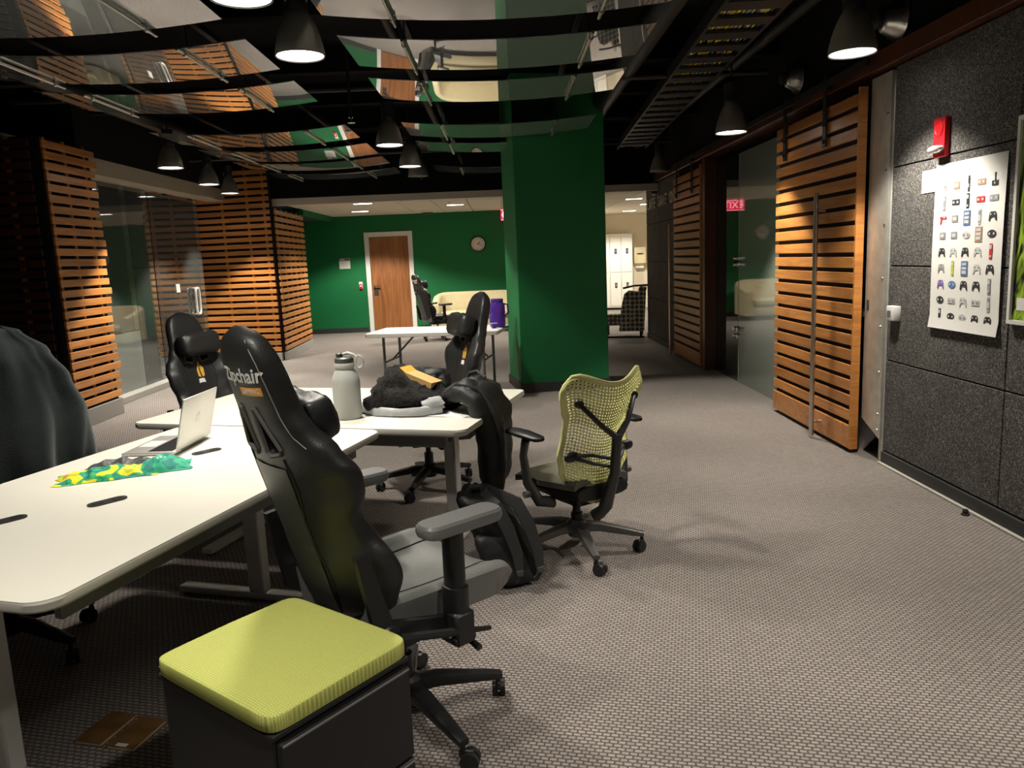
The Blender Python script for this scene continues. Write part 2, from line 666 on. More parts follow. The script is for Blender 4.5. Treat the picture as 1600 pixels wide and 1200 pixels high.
def tag(o, label, cat=None, group=None, kind=None):
    if label:
        o['label'] = label
    if cat:
        o['category'] = cat
    if group:
        o['group'] = group
    if kind:
        o['kind'] = kind
    return o


def empty(name, loc, rz, label, cat, group=None):
    o = link(name, None, None, loc, rz)
    o.empty_display_size = .1
    return tag(o, label, cat, group)


def P(name, mb, m, parent, loc=None, rz=0.0, smooth=40, label=None):
    """a part"""
    o = link(name, mb.mesh(name, m, smooth), parent, loc, rz)
    if label:
        o['label'] = label
    return o


def struct(name, mb, m, label, cat, smooth=0):
    o = link(name, mb.mesh(name, m, smooth))
    return tag(o, label, cat, None, 'structure')


def copy_tree(o, parent=None):
    c = o.copy()
    COL.objects.link(c)
    c.parent = parent
    for ch in list(o.children):
        copy_tree(ch, c)
    return c


def text_mesh(body, size, extrude=.001, align='CENTER', shear=0.0, bold=0.0):
    cu = bpy.data.curves.new('txt', 'FONT')
    cu.body = body
    cu.size = size
    cu.extrude = extrude
    cu.align_x = align
    cu.align_y = 'CENTER'
    cu.shear = shear
    cu.offset = bold
    cu.resolution_u = 3
    o = bpy.data.objects.new('txt', cu)
    COL.objects.link(o)
    dg = bpy.context.evaluated_depsgraph_get()
    me = bpy.data.meshes.new_from_object(o.evaluated_get(dg))
    bpy.data.objects.remove(o)
    me.materials.clear()
    return me


def roundrect(w, h, r, n=5):
    pts = []
    for cx, cy, a0 in ((w / 2 - r, h / 2 - r, 0), (-w / 2 + r, h / 2 - r, 90), (-w / 2 + r, -h / 2 + r, 180), (w / 2 - r, -h / 2 + r, 270)):
        for i in range(n + 1):
            a = R(a0 + 90 * i / n)
            pts.append((cx + r * math.cos(a), cy + r * math.sin(a)))
    return pts


def interp(tab, x):
    if x <= tab[0][0]:
        return tab[0][1]
    for (x0, y0), (x1, y1) in zip(tab, tab[1:]):
        if x <= x1:
            t = (x - x0) / (x1 - x0)
            t = t * t * (3 - 2 * t)
            return y0 + (y1 - y0) * t
    return tab[-1][1]

# ================================================================== THE SETTING
struct('floor', MB().box((-9, -4, -.1), (6, 22, 0)), 'carpet', 'grey mauve carpet of small woven loops across the whole room', 'floor')
CEIL = 3.4
ceil = struct('ceiling', MB().box((-9, -4, CEIL), (6, 12.7, CEIL + .1)), 'black_paint', 'black painted open ceiling above the hanging sheets', 'ceiling')
for y in (1.0, 3.1, 5.6, 7.2, 8.6, 10.1, 11.9):
    P('ceiling_joist', MB().box((-6, y, CEIL - .22), (2.6, y + .12, CEIL - .001)), 'black_paint', ceil, smooth=0)
for x, z, r in ((-3.65, 3.08, .09), (-.75, 3.2, .04), (1.15, 3.1, .11), (2.2, 3.15, .05), (-4.0, 3.2, .03)):
    P('pipe', MB().cyl((x, -3.5, z), (x, 12.55, z), r, n=14), 'black_steel', ceil)
for y, z in ((7.05, 3.0), (10.9, 2.98)):
    P('pipe', MB().cyl((-4.2, y, z), (2.4, y, z), .025, n=10), 'black_steel', ceil)

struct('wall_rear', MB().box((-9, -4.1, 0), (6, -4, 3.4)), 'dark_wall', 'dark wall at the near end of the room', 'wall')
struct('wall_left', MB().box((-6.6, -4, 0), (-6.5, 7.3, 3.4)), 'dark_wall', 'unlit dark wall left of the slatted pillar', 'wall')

# ---- right wall of felt panels
WX = 2.541
FZ = (.09, .711, 1.333, 1.957, 2.58)


def felt_wall(name, y0, y1, cols, label):
    o = struct(name, MB().box((WX + .012, y0, 0), (WX + .12, y1, 2.58)), 'black_paint', label, 'wall')
    mesh_c = {}
    for a, b in cols:
        for z0, z1 in zip(FZ, FZ[1:]):
            key = (round(b - a, 3), round(z1 - z0, 3))
            if key not in mesh_c:
                mesh_c[key] = MB().box((-.012, -(b - a) / 2 + .004, -(z1 - z0) / 2 + .004), (.012, (b - a) / 2 - .004, (z1 - z0) / 2 - .004), .003).mesh('felt_panel', 'felt', 0)
            link('felt_panel', mesh_c[key], o, (WX + .012, (a + b) / 2, (z0 + z1) / 2))
    return o


felt_wall('wall_right', -4, 5.08, [(5.08 - 1.232 * (i + 1), 5.08 - 1.232 * i) for i in range(7)], 'dark grey felt panel wall behind the controller poster')
felt_wall('wall_back_right', 11.25, 13.62, [(11.25, 12.43), (12.43, 13.62)], 'unlit grey felt panel wall between far sliding door and locker room')
struct('baseboard_right', MB().box((WX - .012, -4, 0), (WX + .011, 5.08, .085), .003), 'baseboard_vinyl', 'dark vinyl baseboard under the felt panels', 'baseboard')
struct('baseboard_back_right', MB().box((WX - .012, 11.25, 0), (WX + .011, 13.62, .085), .003), 'baseboard_vinyl', 'dark baseboard under the far felt panel wall', 'baseboard')
struct('trim_1', MB().box((WX - .035, -4, 0), (WX - .0125, 5.08, .012), .003), 'edge_strip', 'pale floor edging strip along the right baseboard', 'trim')
struct('trim_2', MB().box((WX - .07, -4, 2.585), (WX + .12, 13.62, 2.70), .004), 'dark_wood', 'dark stained wooden fascia above the sliding doors and felt wall', 'trim')
struct('wall_right_upper', MB().box((WX + .02, -4, 2.705), (WX + .12, 13.62, 3.4)), 'black_paint', 'black wall strip above the wooden fascia', 'wall')
# rooms behind the right wall
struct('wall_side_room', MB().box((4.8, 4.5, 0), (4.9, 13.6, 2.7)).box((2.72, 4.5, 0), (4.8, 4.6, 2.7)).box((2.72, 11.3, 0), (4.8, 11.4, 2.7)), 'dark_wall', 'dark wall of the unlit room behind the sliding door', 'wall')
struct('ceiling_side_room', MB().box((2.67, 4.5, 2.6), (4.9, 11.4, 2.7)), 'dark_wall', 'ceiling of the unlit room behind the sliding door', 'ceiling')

# ---- left: slatted walls
slat_cache = {}


def slat_wall(name, p0, p1, z0, pitch, rows, h, label, bat, plinth=True, stagger=0.0, top=None, backm='slat_back', d=.024, wm='slat_wood'):
    p0, p1 = Vector((*p0, 0)), Vector((*p1, 0))
    L = (p1 - p0).length
    a = math.atan2(p1.y - p0.y, p1.x - p0.x)
    zt = top or (z0 + pitch * rows)
    o = link(name, MB().box((0, 0, 0), (L, .06, zt)).mesh(name, backm, 0), None, p0, a)
    tag(o, label, 'wall', None, 'structure')
    if plinth:
        P('plinth', MB().box((0, -.05, 0), (L, -.0005, z0 - .025), .004), 'plinth_grey', o, smooth=0)
    bm_ = MB().box((-.02, -.0245, 0), (.02, -.0005, zt - z0)).mesh('batten', 'batten', 0)
    for t in bat:
        link('batten', bm_, o, (L * t, 0, z0))
    for r in range(rows):
        e = stagger * random.choice((0, .4, 1))
        key = (name, round(L + e, 3))
        if key not in slat_cache:
            slat_cache[key] = MB().box((0, -d / 2, -h / 2), (L + e, d / 2, h / 2), .003).mesh('slat', wm, 0)
        link('slat', slat_cache[key], o, (0, -.0255 - d / 2, z0 + pitch * r + h / 2))
    return o


slat_wall('wall_slat_pillar', (-4.22, 7.38), (-4.22, 8.27), .20, .099, 26, .068, 'slatted wooden pillar left of the glass wall, brightly lit below', (.08, .45, .85), stagger=.05)
slat_wall('wall_slat_side', (-6.45, 7.38), (-4.28, 7.38), .20, .099, 26, .068, 'shade-darkened slatted face turned to the camera beside the lit slatted pillar', (.1, .5, .9), wm='shaded_slat_wood')
slat_wall('wall_slat_left', (-6.3, 13.03), (-3.61, 12.46), .157, .1035, 28, .066, 'broad slatted wooden wall beyond the glass door', (.04, .22, .36, .52, .70, .86, .965))
slat_wall('wall_slat_return', (-3.60, 12.48), (-3.68, 14.55), .157, .1035, 22, .066, 'short slatted return wall facing the green column', (.08, .26, .44, .62, .80, .95))
struct('wall_left_upper', MB().box((-8.6, 13.06, 0), (-6.3, 13.16, 3.4)).box((-6.3, 13.1, 3.06), (-3.7, 13.2, 3.4)), 'dark_wall', 'dark wall at the end of the glass room', 'wall')
struct('wall_glass_room', MB().box((-8.7, 7.4, 0), (-8.6, 13.1, 2.8)).box((-8.6, 7.46, 0), (-4.9, 7.52, 2.8)), 'room_grey', 'grey inner wall seen through the glass wall', 'wall')
struct('ceiling_glass_room', MB().box((-8.6, 7.4, 2.78), (-4.65, 13.0, 2.85)), 'soffit_paint', 'pale ceiling of the room behind the glass wall', 'ceiling')
struct('trim_3', MB().box((-4.62, 8.28, 2.56), (-4.34, 12.55, 2.74), .004), 'beam_paint', 'beige beam running over the top of the glass wall', 'trim')
struct('trim_4', MB().box((-4.70, 8.28, 0), (-4.44, 10.34, .075), .004), 'plinth_grey', 'grey curb below the fixed glass panes', 'trim')
struct('trim_5', MB().box((-4.62, 8.28, 2.745), (-4.34, 12.55, 3.39)), 'black_paint', 'black bulkhead above the beige beam', 'trim')

GX = -4.6


def pane(y0, y1, z0, z1, m, parent):
    return P('pane', MB().box((GX - .006, y0 + .004, z0 + .003), (GX + .006, y1 - .004, z1 - .003)), m, parent, smooth=0)


gw = empty('window_1', (GX, 9.3, 0), 0, 'fixed glass wall beside the lit slatted pillar', 'window')
gw['kind'] = 'structure'
for a in ((8.28, 9.75, .08, .79, 'glass_frost'), (8.28, 9.75, .79, 2.555, 'glass_clear'), (9.75, 10.34, .08, 1.56, 'glass_clear'), (9.75, 10.34, 1.56, 2.555, 'glass_clear')):
    o = pane(*a, gw)
    o.location = -Vector((GX, 9.3, 0))
gd = empty('door_1', (GX, 10.4, 0), 0, 'frameless glass door with looped pull handle left of slatted wall', 'door')
gd['kind'] = 'structure'
o = pane(10.36, 12.02, .1, 2.54, 'glass_clear', gd)
o.location = -Vector((GX, 10.4, 0))
P('bottom_rail', MB().box((-.03, .08, .015), (.03, 1.62, .098), .004), 'alu', gd)
P('pivot_shoe', MB().box((-.04, -.04, .004), (.04, .075, .13), .006), 'chrome', gd)
hp = []
for i in range(24):
    t = i / 24 * 2 * PI
    hp.append((.06, 1.16 + .07 * math.copysign(abs(math.cos(t)) ** .45, math.cos(t)), 1.05 + .19 * math.copysign(abs(math.sin(t)) ** .45, math.sin(t))))
P('pull_handle', MB().tube(hp, .017, 10, True).cyl((0, 1.16, 1.24), (.06, 1.16, 1.24), .01).cyl((0, 1.16, .86), (.06, 1.16, .86), .01), 'white_paint', gd, label='white looped pull handle')
P('lock_plate', MB().box((.008, .55, 1.2), (.02, .66, 1.32), .003), 'white_paint', gd)


def mast(y, zt, fit, label):
    o = empty('glass_mast', (-4.78, y, 0), 0, label, 'support')
    P('rod', MB().cyl((0, 0, 0), (0, 0, zt), .026, n=14), 'leg_white', o)  # white rod colour stands in for light caught on glass edges
    for z in fit:
        f = P('spider_fitting', MB().cyl((0, -.09, z), (0, .09, z), .012).cyl((0, -.09, z), (.17, -.09, z), .014).cyl((0, .09, z), (.17, .09, z), .014), 'chrome', o)
        for s_ in (-.09, .09):
            P('clamp_disc', MB().cyl((.165, s_, z), (.176, s_, z), .03, n=16), 'chrome', f)
    return o


mast(9.75, 2.77, (.30, .74, .92, 1.50, 1.64), 'steel mast with clamp fittings behind the fixed glass nearest the pillar')
mast(11.2, 2.77, (.88, 1.50, 1.66), 'steel mast with clamp fittings behind the glass door')
# oval table inside the glass room
t = empty('meeting_table', (-6.1, 10.7, 0), 0, 'tan oval table inside the glass room', 'table')
P('tabletop', MB().prism([(.8 * math.cos(2 * PI * i / 32), .55 * math.sin(2 * PI * i / 32)) for i in range(32)], .70, .74), 'sofa_fabric', t)
P('pedestal', MB().lathe([(.28, 0.002), (.28, .02), (.05, .05), (.05, .66), (.2, .698)], 20), 'black_steel', t)
P('screen', MB().box((-.02, 0, 0), (.02, 1.3, .8), .006), 'laptop_screen', tag(link('wall_screen', None, None, (-8.57, 9.6, 1.2)), 'black screen on inner wall of the glass room', 'screen'))

# ---- green back wall, column
YB = 17.1
struct('wall_back', MB().box((-6.0, YB, 0), (-2.93, YB + .12, 2.56)).box((-1.98, YB, 0), (1.6, YB + .12, 2.56)).box((-2.93, YB, 2.12), (-1.98, YB + .12, 2.56)), 'green_paint', 'green painted back wall with door and clock', 'wall')
struct('wall_alcove', MB().box((-6.0, 13.2, 0), (-5.9, YB, 2.56)).box((-5.9, 14.58, 0), (-3.76, 14.66, 2.56)), 'green_paint', 'green wall of the alcove behind the slatted return wall', 'wall')
struct('trim_6', MB().box((-3.74, 14.56, 2.43), (-3.62, YB - .002, 2.56)), 'green_paint', 'green bulkhead over the alcove opening', 'trim')
struct('ceiling_alcove', MB().box((-5.9, 14.66, 2.45), (-3.75, YB - .002, 2.55)), 'dark_wall', 'dark low ceiling of the alcove', 'ceiling')
struct('baseboard_back', MB().box((-5.9, YB - .016, 0), (-3.01, YB - .001, .11), .003).box((-1.88, YB - .016, 0), (1.6, YB - .001, .11), .003), 'baseboard_vinyl', 'dark baseboard under the green back wall', 'baseboard')
# column, turned about nine degrees
ca = R(9)
cm = Matrix.Translation((.165, 8.42, 0)) @ rotz(ca)
col = struct('wall_column', MB().box((0, 0, 0), (1.0, .80, 3.39), .006, m=cm), 'green_paint', 'free-standing green square column in the middle of the room', 'column')
struct('baseboard_column', MB().box((-.013, -.013, 0), (1.013, -.001, .11), m=cm).box((-.013, -.001, 0), (-.001, .813, .11), m=cm).box((1.001, -.001, 0), (1.013, .813, .11), m=cm), 'baseboard_vinyl', 'dark baseboard around the green column', 'baseboard')
# door
d = empty('door_2', (-2.455, YB, 0), 0, 'brown wooden door in white frame on the green wall', 'door')
d['kind'] = 'structure'
P('door_leaf', MB().box((-.42, .01, .012), (.42, .055, 2.06), .003), 'door_wood', d)
P('door_frame', MB().box((-.525, -.03, 0), (-.425, .10, 2.165), .004).box((.425, -.03, 0), (.525, .10, 2.165), .004).box((-.425, -.03, 2.065), (.425, .10, 2.165), .004), 'white_paint', d)
P('lever_handle', MB().cyl((-.36, .01, 1.0), (-.36, -.05, 1.0), .028).box((-.37, -.06, .985), (-.24, -.035, 1.015), .006), 'chrome', d)
P('lock_plate', MB().box((-.385, -.003, .80), (-.29, .011, .95), .004), 'locker_dark', d)

# ---- soffit and tiled ceiling beyond it
struct('trim_7', MB().box((-3.75, 12.6, 2.465), (5, 12.72, 2.57)), 'soffit_paint', 'pale soffit across the room where the tiled ceiling starts', 'trim')
struct('trim_8', MB().box((-3.75, 12.6, 2.575), (5, 12.72, 3.39)), 'black_paint', 'black wall strip above the pale soffit', 'trim')
CB = 2.535
cb = struct('ceiling_back', MB().box((-3.7, 12.72, CB + .012), (5, 21.2, CB + .1)), 'tile_grid', 'suspended ceiling of pale tiles beyond the soffit', 'ceiling')
tm = MB().box((-.298, -.603, -.008), (.298, .603, .008), .004).mesh('ceiling_tile', 'ceiling_tile', 0)
DOWN = [(-2.35, 13.55), (-2.6, 15.35), (-.83, 14.75)]
for i in range(14):
    for j in range(7):
        x, y = -3.32 + .61 * i, 13.34 + 1.22 * j
        if x > 5 or y > 21:
            continue
        if x < 1.2 and y > 17.0:
            continue
        link('ceiling_tile', tm, cb, (x, y, CB))


def spot(name, loc, power, angle, blend, size, parent=None, color=LAMP_C, rot=None):
    l = bpy.data.lights.new(name, 'SPOT')
    l.energy = power
    l.spot_size = R(angle)
    l.spot_blend = blend
    l.shadow_soft_size = size
    l.color = color
    o = bpy.data.objects.new(name, l)
    COL.objects.link(o)
    o.location = loc
    if rot:
        o.rotation_euler = rot
    if parent:
        o.parent = parent
    return o


def downlight(x, y, label, power, angle=105):
    o = empty('ceiling_downlight', (x, y, CB - .008), 0, label, 'light', 'downlights in the tiled ceiling')
    P('trim_ring', MB().box((-.17, -.085, -.012), (.17, .085, -.0005), .003), 'white_paint', o)
    P('lens', MB().box((-.15, -.068, -.016), (.15, .068, -.0125)), 'down_glow', o, smooth=0)
    spot('downlight_beam', (0, 0, -.05), power, angle, .35, .08, o)


downlight(-2.35, 13.6, 'nearer of two lit ceiling downlights in front of the wooden door', DOWN_W * 1.6, 125)
downlight(-2.75, 15.55, 'farther of two lit ceiling downlights in front of the wooden door', DOWN_W * 2.6, 128)
downlight(-.83, 14.8, 'lit ceiling downlight above the beige sofa', DOWN_W * 2.2, 125)
for x, y, p, lb in ((2.6, 15.2, .8, 'added downlight above the dotted lounge chair'), (3.2, 17.0, 1.3, 'nearer added downlight deep inside the bright locker room'), (3.2, 19.4, 1.6, 'added downlight in front of the lockers'), (2.2, 19.2, 1.3, 'added downlight left of the lockers behind the green column')):  # downlights added to brighten the locker room and its entrance
    downlight(x, y, lb, DOWN_W * p, 140)

# ---- locker room at the far right
struct('wall_locker_room', MB().box((1.6, 21.2, 0), (5.0, 21.3, 2.6)).box((4.9, 13.6, 0), (5.0, 21.2, 2.6)).box((1.6, 17.23, 0), (1.7, 21.2, 2.6)).box((2.67, 13.62, 0), (4.9, 13.68, 2.6)), 'cream_wall', 'cream wall of the bright locker room', 'wall')


# ---- right side: glass panes and sliding doors
gr = empty('window_2', (2.62, 8.3, 0), 0, 'reflective glass panes between the two slatted sliding doors', 'window')
gr['kind'] = 'structure'
P('pane', MB().box((-.006, -1.4, .0), (.006, .265, 2.5)), 'glass_right_frost', gr, smooth=0)
P('pane', MB().box((-.006, .275, .0), (.006, 1.25, 2.5)), 'glass_right', gr, smooth=0)
for z in (.52, .60, 1.31, 1.38):
    P('clamp_fitting', MB().cyl((-.035, .19, z), (-.035, .35, z), .011).cyl((-.045, .2, z), (-.006, .2, z), .022).cyl((-.045, .34, z), (-.006, .34, z), .022), 'chrome', gr)
P('seal', MB().box((-.008, .266, 0), (.008, .274, 2.5)), 'edge_strip', gr, smooth=0)
struct('trim_9', MB().box((2.48, 9.50, 0), (2.68, 9.62, 2.58), .004), 'dark_wood', 'dark wooden post between glass pane and far sliding door', 'trim')
struct('trim_10', MB().box((2.55, 11.15, 0), (2.66, 11.245, 2.58), .004), 'black_steel', 'black post beside the far sliding door', 'trim')


def sliding_door(name, y0, y1, x, label, hy, hang):
    """slats on a dark core, stile along the near edge, tall steel pull"""
    W = y1 - y0
    o = empty(name, (x, y0, 0), 0, label, 'door')
    o['kind'] = 'structure'
    P('core_panel', MB().box((.024, .02, .03), (.05, W - .02, 2.50)), 'slat_back', o, smooth=0)
    P('stile', MB().box((.0, 0, .025), (.06, .019, 2.52), .003), 'slat_wood', o, smooth=0)
    P('bottom_board', MB().box((-.004, .02, .03), (.0235, W, .20), .004), 'slat_wood', o, smooth=0)
    sm = MB().box((-.012, -(W - .021) / 2, -.0385), (.012, (W - .021) / 2, .0385), .003)
    for v in sm.bm.verts:           # grain runs along the slat
        v.co = Vector((v.co.y, v.co.x, v.co.z))
    sm = sm.mesh('slat', 'slat_wood', 0)
    for r in range(21):
        link('slat', sm, o, (.0115, .0205 + (W - .021) / 2, .272 + .1085 * r), PI / 2)
    h = P('pull_handle', MB().cyl((-.075, hy, .02), (-.075, hy, 1.87), .018, n=16), 'steel', o, label='tall brushed steel pull bar')
    for z in (.13, 1.74):
        P('standoff', MB().cyl((-.075, hy, z), (-.004, hy, z), .011), 'chrome', h)
    for a in hang:
        b = P('hanger_strap', MB().box((-.022, a - .03, 2.2), (-.0125, a + .03, 2.70), .002).cyl((-.01, a, 2.66), (.03, a, 2.66), .05, n=18), 'black_steel', o)
        for z in (2.24, 2.36):
            P('bolt', MB().cyl((-.034, a, z), (-.022, a, z), .014, n=8), 'black_steel', b)
    return o


sliding_door('door_3', 5.36, 6.93, 2.44, 'near slatted wooden sliding door with tall steel pull bar', .50, (.52, 1.33))
sliding_door('door_4', 9.66, 11.13, 2.46, 'far slatted wooden sliding door in shadow beside felt wall', 1.40, (.35, 1.2))
struct('trim_11', MB().box((2.405, 5.2, 2.62), (2.425, 11.4, 2.665)), 'black_steel', 'black sliding door rail under the ceiling', 'trim')
# metal jamb beside the near door
j = empty('trim_12', (WX, 5.09, 0), 0, 'pale metal jamb plate with screws beside near sliding door', 'trim')
j['kind'] = 'structure'
P('plate', MB().prism([(0, .16), (.0, 2.56), (.27, 2.56), (.27, .26)][::-1], -.004, .02, m=Matrix(((0, 0, -1, 0), (1, 0, 0, 0), (0, 1, 0, 0), (0, 0, 0, 1)))), 'alu', j, smooth=0)
P('post', MB().box((.0, -.005, 0), (.10, .05, 2.56), .003), 'alu', j, smooth=0)
for z in (.22, .33, .62, .93, 1.25, 1.6, 1.95, 2.3):
    P('screw', MB().lathe([(.011, 0), (.009, .005), (.003, .007)], 10, m=Matrix.Translation((-.021, .035, z)) @ Matrix.Rotation(-PI / 2, 4, 'Y')), 'chrome', j)
P('latch_plate', MB().box((-.026, .21, 1.03), (-.0205, .235, 1.10), .002), 'locker_dark', j)
# desk inside the room behind the near door
t = empty('desk', (3.3, 5.6, 0), 0, 'dark desk with white edge inside the unlit room behind near sliding door', 'desk')
P('desk_top', MB().box((-.5, -.8, .92), (.5, .8, .96), .004), 'plastic_white', t)
P('desk_leg', MB().box((-.46, -.76, 0), (-.40, -.70, .919)), 'black_steel', t)
P('desk_leg', MB().box((-.46, .70, 0), (-.40, .76, .919)), 'black_steel', t)
P('desk_leg', MB().box((.40, -.76, 0), (.46, -.70, .919)), 'black_steel', t)
P('desk_leg', MB().box((.40, .70, 0), (.46, .76, .919)), 'black_steel', t)

# ================================================================== CEILING THINGS
# ---- pendant lamps
RIM = 2.60
_sh = MB().lathe([(.131, 0), (.133, .004), (.126, .05), (.112, .11), (.090, .17), (.066, .215), (.052, .235), (.046, .24), (.040, .24), (.060, .205), (.084, .16), (.106, .10), (.119, .05), (.125, .004)], 32, cap0=False, cap1=False)
bmesh.ops.contextual_create  # (ring stays open; the profile already returns to the rim)
lamp_shade_me = _sh.mesh('shade', 'lamp_metal', 50)
lamp_neck_me = MB().lathe([(.056, .232), (.060, .24), (.060, .268), (.052, .27), (.052, .28), (.060, .282), (.060, .31), (.052, .312), (.052, .322), (.058, .324), (.058, .40), (.03, .41)], 24).mesh('ballast_housing', 'lamp_dark', 40)
lamp_lens_me = MB().lathe([(.120, .020), (.117, .012), (.06, .009), (.001, .008)], 32).mesh('lens', 'lamp_glow', 60)
lamp_off_me = MB().lathe([(.120, .020), (.117, .012), (.06, .009), (.001, .008)], 32).mesh('lens', 'plastic_grey', 60)
lamp_stem_me = MB().cyl((0, 0, .405), (0, 0, CEIL - RIM - .02), .009, n=10).mesh('stem', 'lamp_dark', 40)
lamp_rose_me = MB().lathe([(.06, CEIL - RIM - .03), (.06, CEIL - RIM - .002)], 20).mesh('ceiling_rose', 'lamp_dark', 40)


def pendant(x, y, label, power=LAMP_W, lit=True, group='pendant lamps', angle=104, z=RIM):
    o = empty('pendant_lamp', (x, y, z), 0, label, 'lamp', group)
    link('shade', lamp_shade_me, o)
    link('ballast_housing', lamp_neck_me, o)
    link('lens', lamp_lens_me if lit else lamp_off_me, o)
    if z == RIM:
        link('stem', lamp_stem_me, o)
    else:
        P('stem', MB().cyl((0, 0, .405), (0, 0, CEIL - z - .02), .009, n=10), 'lamp_dark', o)
    link('ceiling_rose', lamp_rose_me, o, (0, 0, (CEIL - z) - (CEIL - RIM)))
    if lit:
        spot('lamp_beam', (0, 0, -.012), power, angle, .30, .10, o)
    return o


pendant(-1.035, 4.38, 'large lit bell lamp nearest the camera between the ceiling sheets')
pendant(-1.04, 3.44, 'lit bell lamp cut off by the top edge of the picture')
pendant(-1.03, 7.68, 'lit bell lamp hanging above the far folding table')
pendant(-1.035, 9.4, 'small lit bell lamp just behind the one above the folding table')
pendant(-1.06, 10.5, 'unlit bell lamp behind the two lit ones above the folding table', lit=False)
pendant(-3.544, 8.661, 'leftmost and largest of three lit bell lamps before the glass wall', power=LAMP_W * 3.0, angle=88)
pendant(-3.80, 10.447, 'middle one of three lit bell lamps before the glass wall', power=LAMP_W * 1.4, angle=84)
pendant(-3.98, 11.75, 'rightmost and smallest of three lit bell lamps before the slatted wall', power=LAMP_W * 1.7, angle=80)
pendant(2.04, 4.59, 'lit bell lamp in front of the felt wall by the poster', power=LAMP_W * 1.1, z=2.55)
pendant(1.99, 6.76, 'lit bell lamp beside the near slatted sliding door', power=LAMP_W * 1.3, z=2.455, angle=92)
pendant(2.28, 11.2, 'unlit bell lamp above the far felt wall', lit=False)
pendant(-6.0, 11.6, 'lit bell lamp seen through the glass wall', power=LAMP_W * 1.0)
pendant(-6.6, 9.2, 'added bell lamp deep inside the glass room behind the slatted pillar', power=LAMP_W * 1.2)  # extra lamp added to brighten the glass room interior
# unseen lamps added near and behind the camera to brighten the foreground
pendant(-1.0, 1.35, 'added unseen bell lamp above the near end of the white table', power=LAMP_W * .6)
pendant(2.142, 1.9, 'added unseen bell lamp in front of the felt wall beside the camera')
pendant(.6, .4, 'added unseen bell lamp above the open carpet behind the camera', power=LAMP_W * .7)


def wall_flange(y, z, label):
    m = Matrix.Translation((WX + .015, y, z)) @ Matrix.Rotation(-PI / 2, 4, 'Y')
    o = tag(link('wall_fixture', None, None, (0, 0, 0)), label, 'wall_mount')  # bell-shaped chrome flange, taken for a wall spotlight
    P('flange', MB().lathe([(.14, 0), (.142, .012), (.125, .03), (.10, .05), (.075, .10), (.05, .115)], 32, m=m), 'steel', o)
    P('neck', MB().lathe([(.048, .112), (.05, .15), (.03, .16)], 20, m=m), 'lamp_dark', o)


wall_flange(5.1, 2.86, 'round metal wall fixture right of the lamp by the felt wall')
wall_flange(6.75, 2.88, 'round metal wall fixture above the near sliding door')

# ---- hanging reflective sheets
ZS = 2.80
SW = 1.86


def sheet_mesh(depth):
    mb = MB()
    n = 28
    rings = []
    for i in range(n + 1):
        u = i / n
        x = (u - .5) * SW
        z = -.055 * (1 - (2 * u - 1) ** 2)
        rings.append([(x, 0, z), (x, depth, z), (x, depth, z + .006), (x, 0, z + .006)])
    mb.rings(rings)
    return mb.mesh('sheet', 'cloud_sheet', 30)


sheet_c = {}


def sheet(cx, y0, y1, label):
    d_ = round(y1 - y0, 2)
    if d_ not in sheet_c:
        mr = MB().cyl((0, -.06, 0), (0, d_ + .06, 0), .010, n=10)
        for yy in (.06, d_ - .06):
            mr.cyl((0, yy - .015, -.0), (0, yy + .015, 0), .016, n=10)
        sheet_c[d_] = (sheet_mesh(d_), mr.mesh('rod', 'steel', 40))
    o = empty('hanging_sheet', (cx, y0, ZS), 0, label, 'ceiling panel', 'hanging reflective ceiling sheets')
    link('sheet', sheet_c[d_][0], o)
    for s in (-.55, .55):
        zz = -.055 * (1 - (s / (SW / 2)) ** 2)
        link('rod', sheet_c[d_][1], o, (s, 0, zz - .0165))
        for q in (.15, .85):
            P('hanger_wire', MB().cyl((s, d_ * q, zz + .006), (s, d_ * q, .154), .004, n=6), 'black_steel', o)
    return o


ROWS = [(3.62, 4.36), (4.74, 5.45), (5.80, 6.52), (7.62, 8.40), (8.80, 9.65), (9.90, 10.60), (11.08, 11.80)]
LB = ['nearest', 'second', 'third', 'fourth', 'fifth', 'sixth', 'farthest']
for i, (a, b) in enumerate(ROWS):
    sheet(-2.36, a, b, '%s curved reflective sheet hanging in the left ceiling row' % LB[i])
LBR = ['nearest', 'second', 'third', 'fourth', 'fifth', None, 'farthest']
for i, (a, b) in enumerate(ROWS):
    if LBR[i]:
        if i == 4:
            b = 9.5
        sheet(.03, a, b, '%s curved reflective sheet hanging in the right ceiling row' % LBR[i])
for x in (-2.91, -1.81, -.55, .55):
    rail = tag(link('ceiling_rail', MB().box((-.02, -1, .155), (.02, 12.4, .20), .003).mesh('ceiling_rail', 'black_steel', 0), None, (x, 0, ZS)),
               'black steel rail carrying the %s' % {-2.91: 'outer side of the left sheet row', -1.81: 'inner side of the left sheet row', -.55: 'left side of the right sheet row', .55: 'right side of the right sheet row'}[x], 'rail')

# ---- cable tray
ct = empty('cable_tray', (1.59, 4.2, 2.98), -math.atan2(.26, 5.6), 'black ladder cable tray full of yellow and blue cables', 'cable tray')
for s in (-.2, .2):
    P('side_rail', MB().box((s - .012, -3, -.02), (s + .012, 7.2, .07)), 'black_steel', ct, smooth=0)
rg = MB().box((-.188, -.085, -.02), (.188, .085, -.002)).mesh('rung', 'black_steel', 0)
for i in range(30):
    link('rung', rg, ct, (0, -2.85 + .335 * i, 0))
random.seed(9)
for k in range(20):
    x = -.17 + .34 * k / 19
    m = random.choice(['cable_yellow', 'cable_yellow', 'cable_blue', 'cable_white', 'cable_yellow', 'cable_blue'])
    pts = [(x + random.uniform(-.012, .012), -3 + 10.2 * i / 24, .012 + random.uniform(0, .008)) for i in range(25)]
    P('cable', MB().tube(pts, .0075, 6), m, ct)

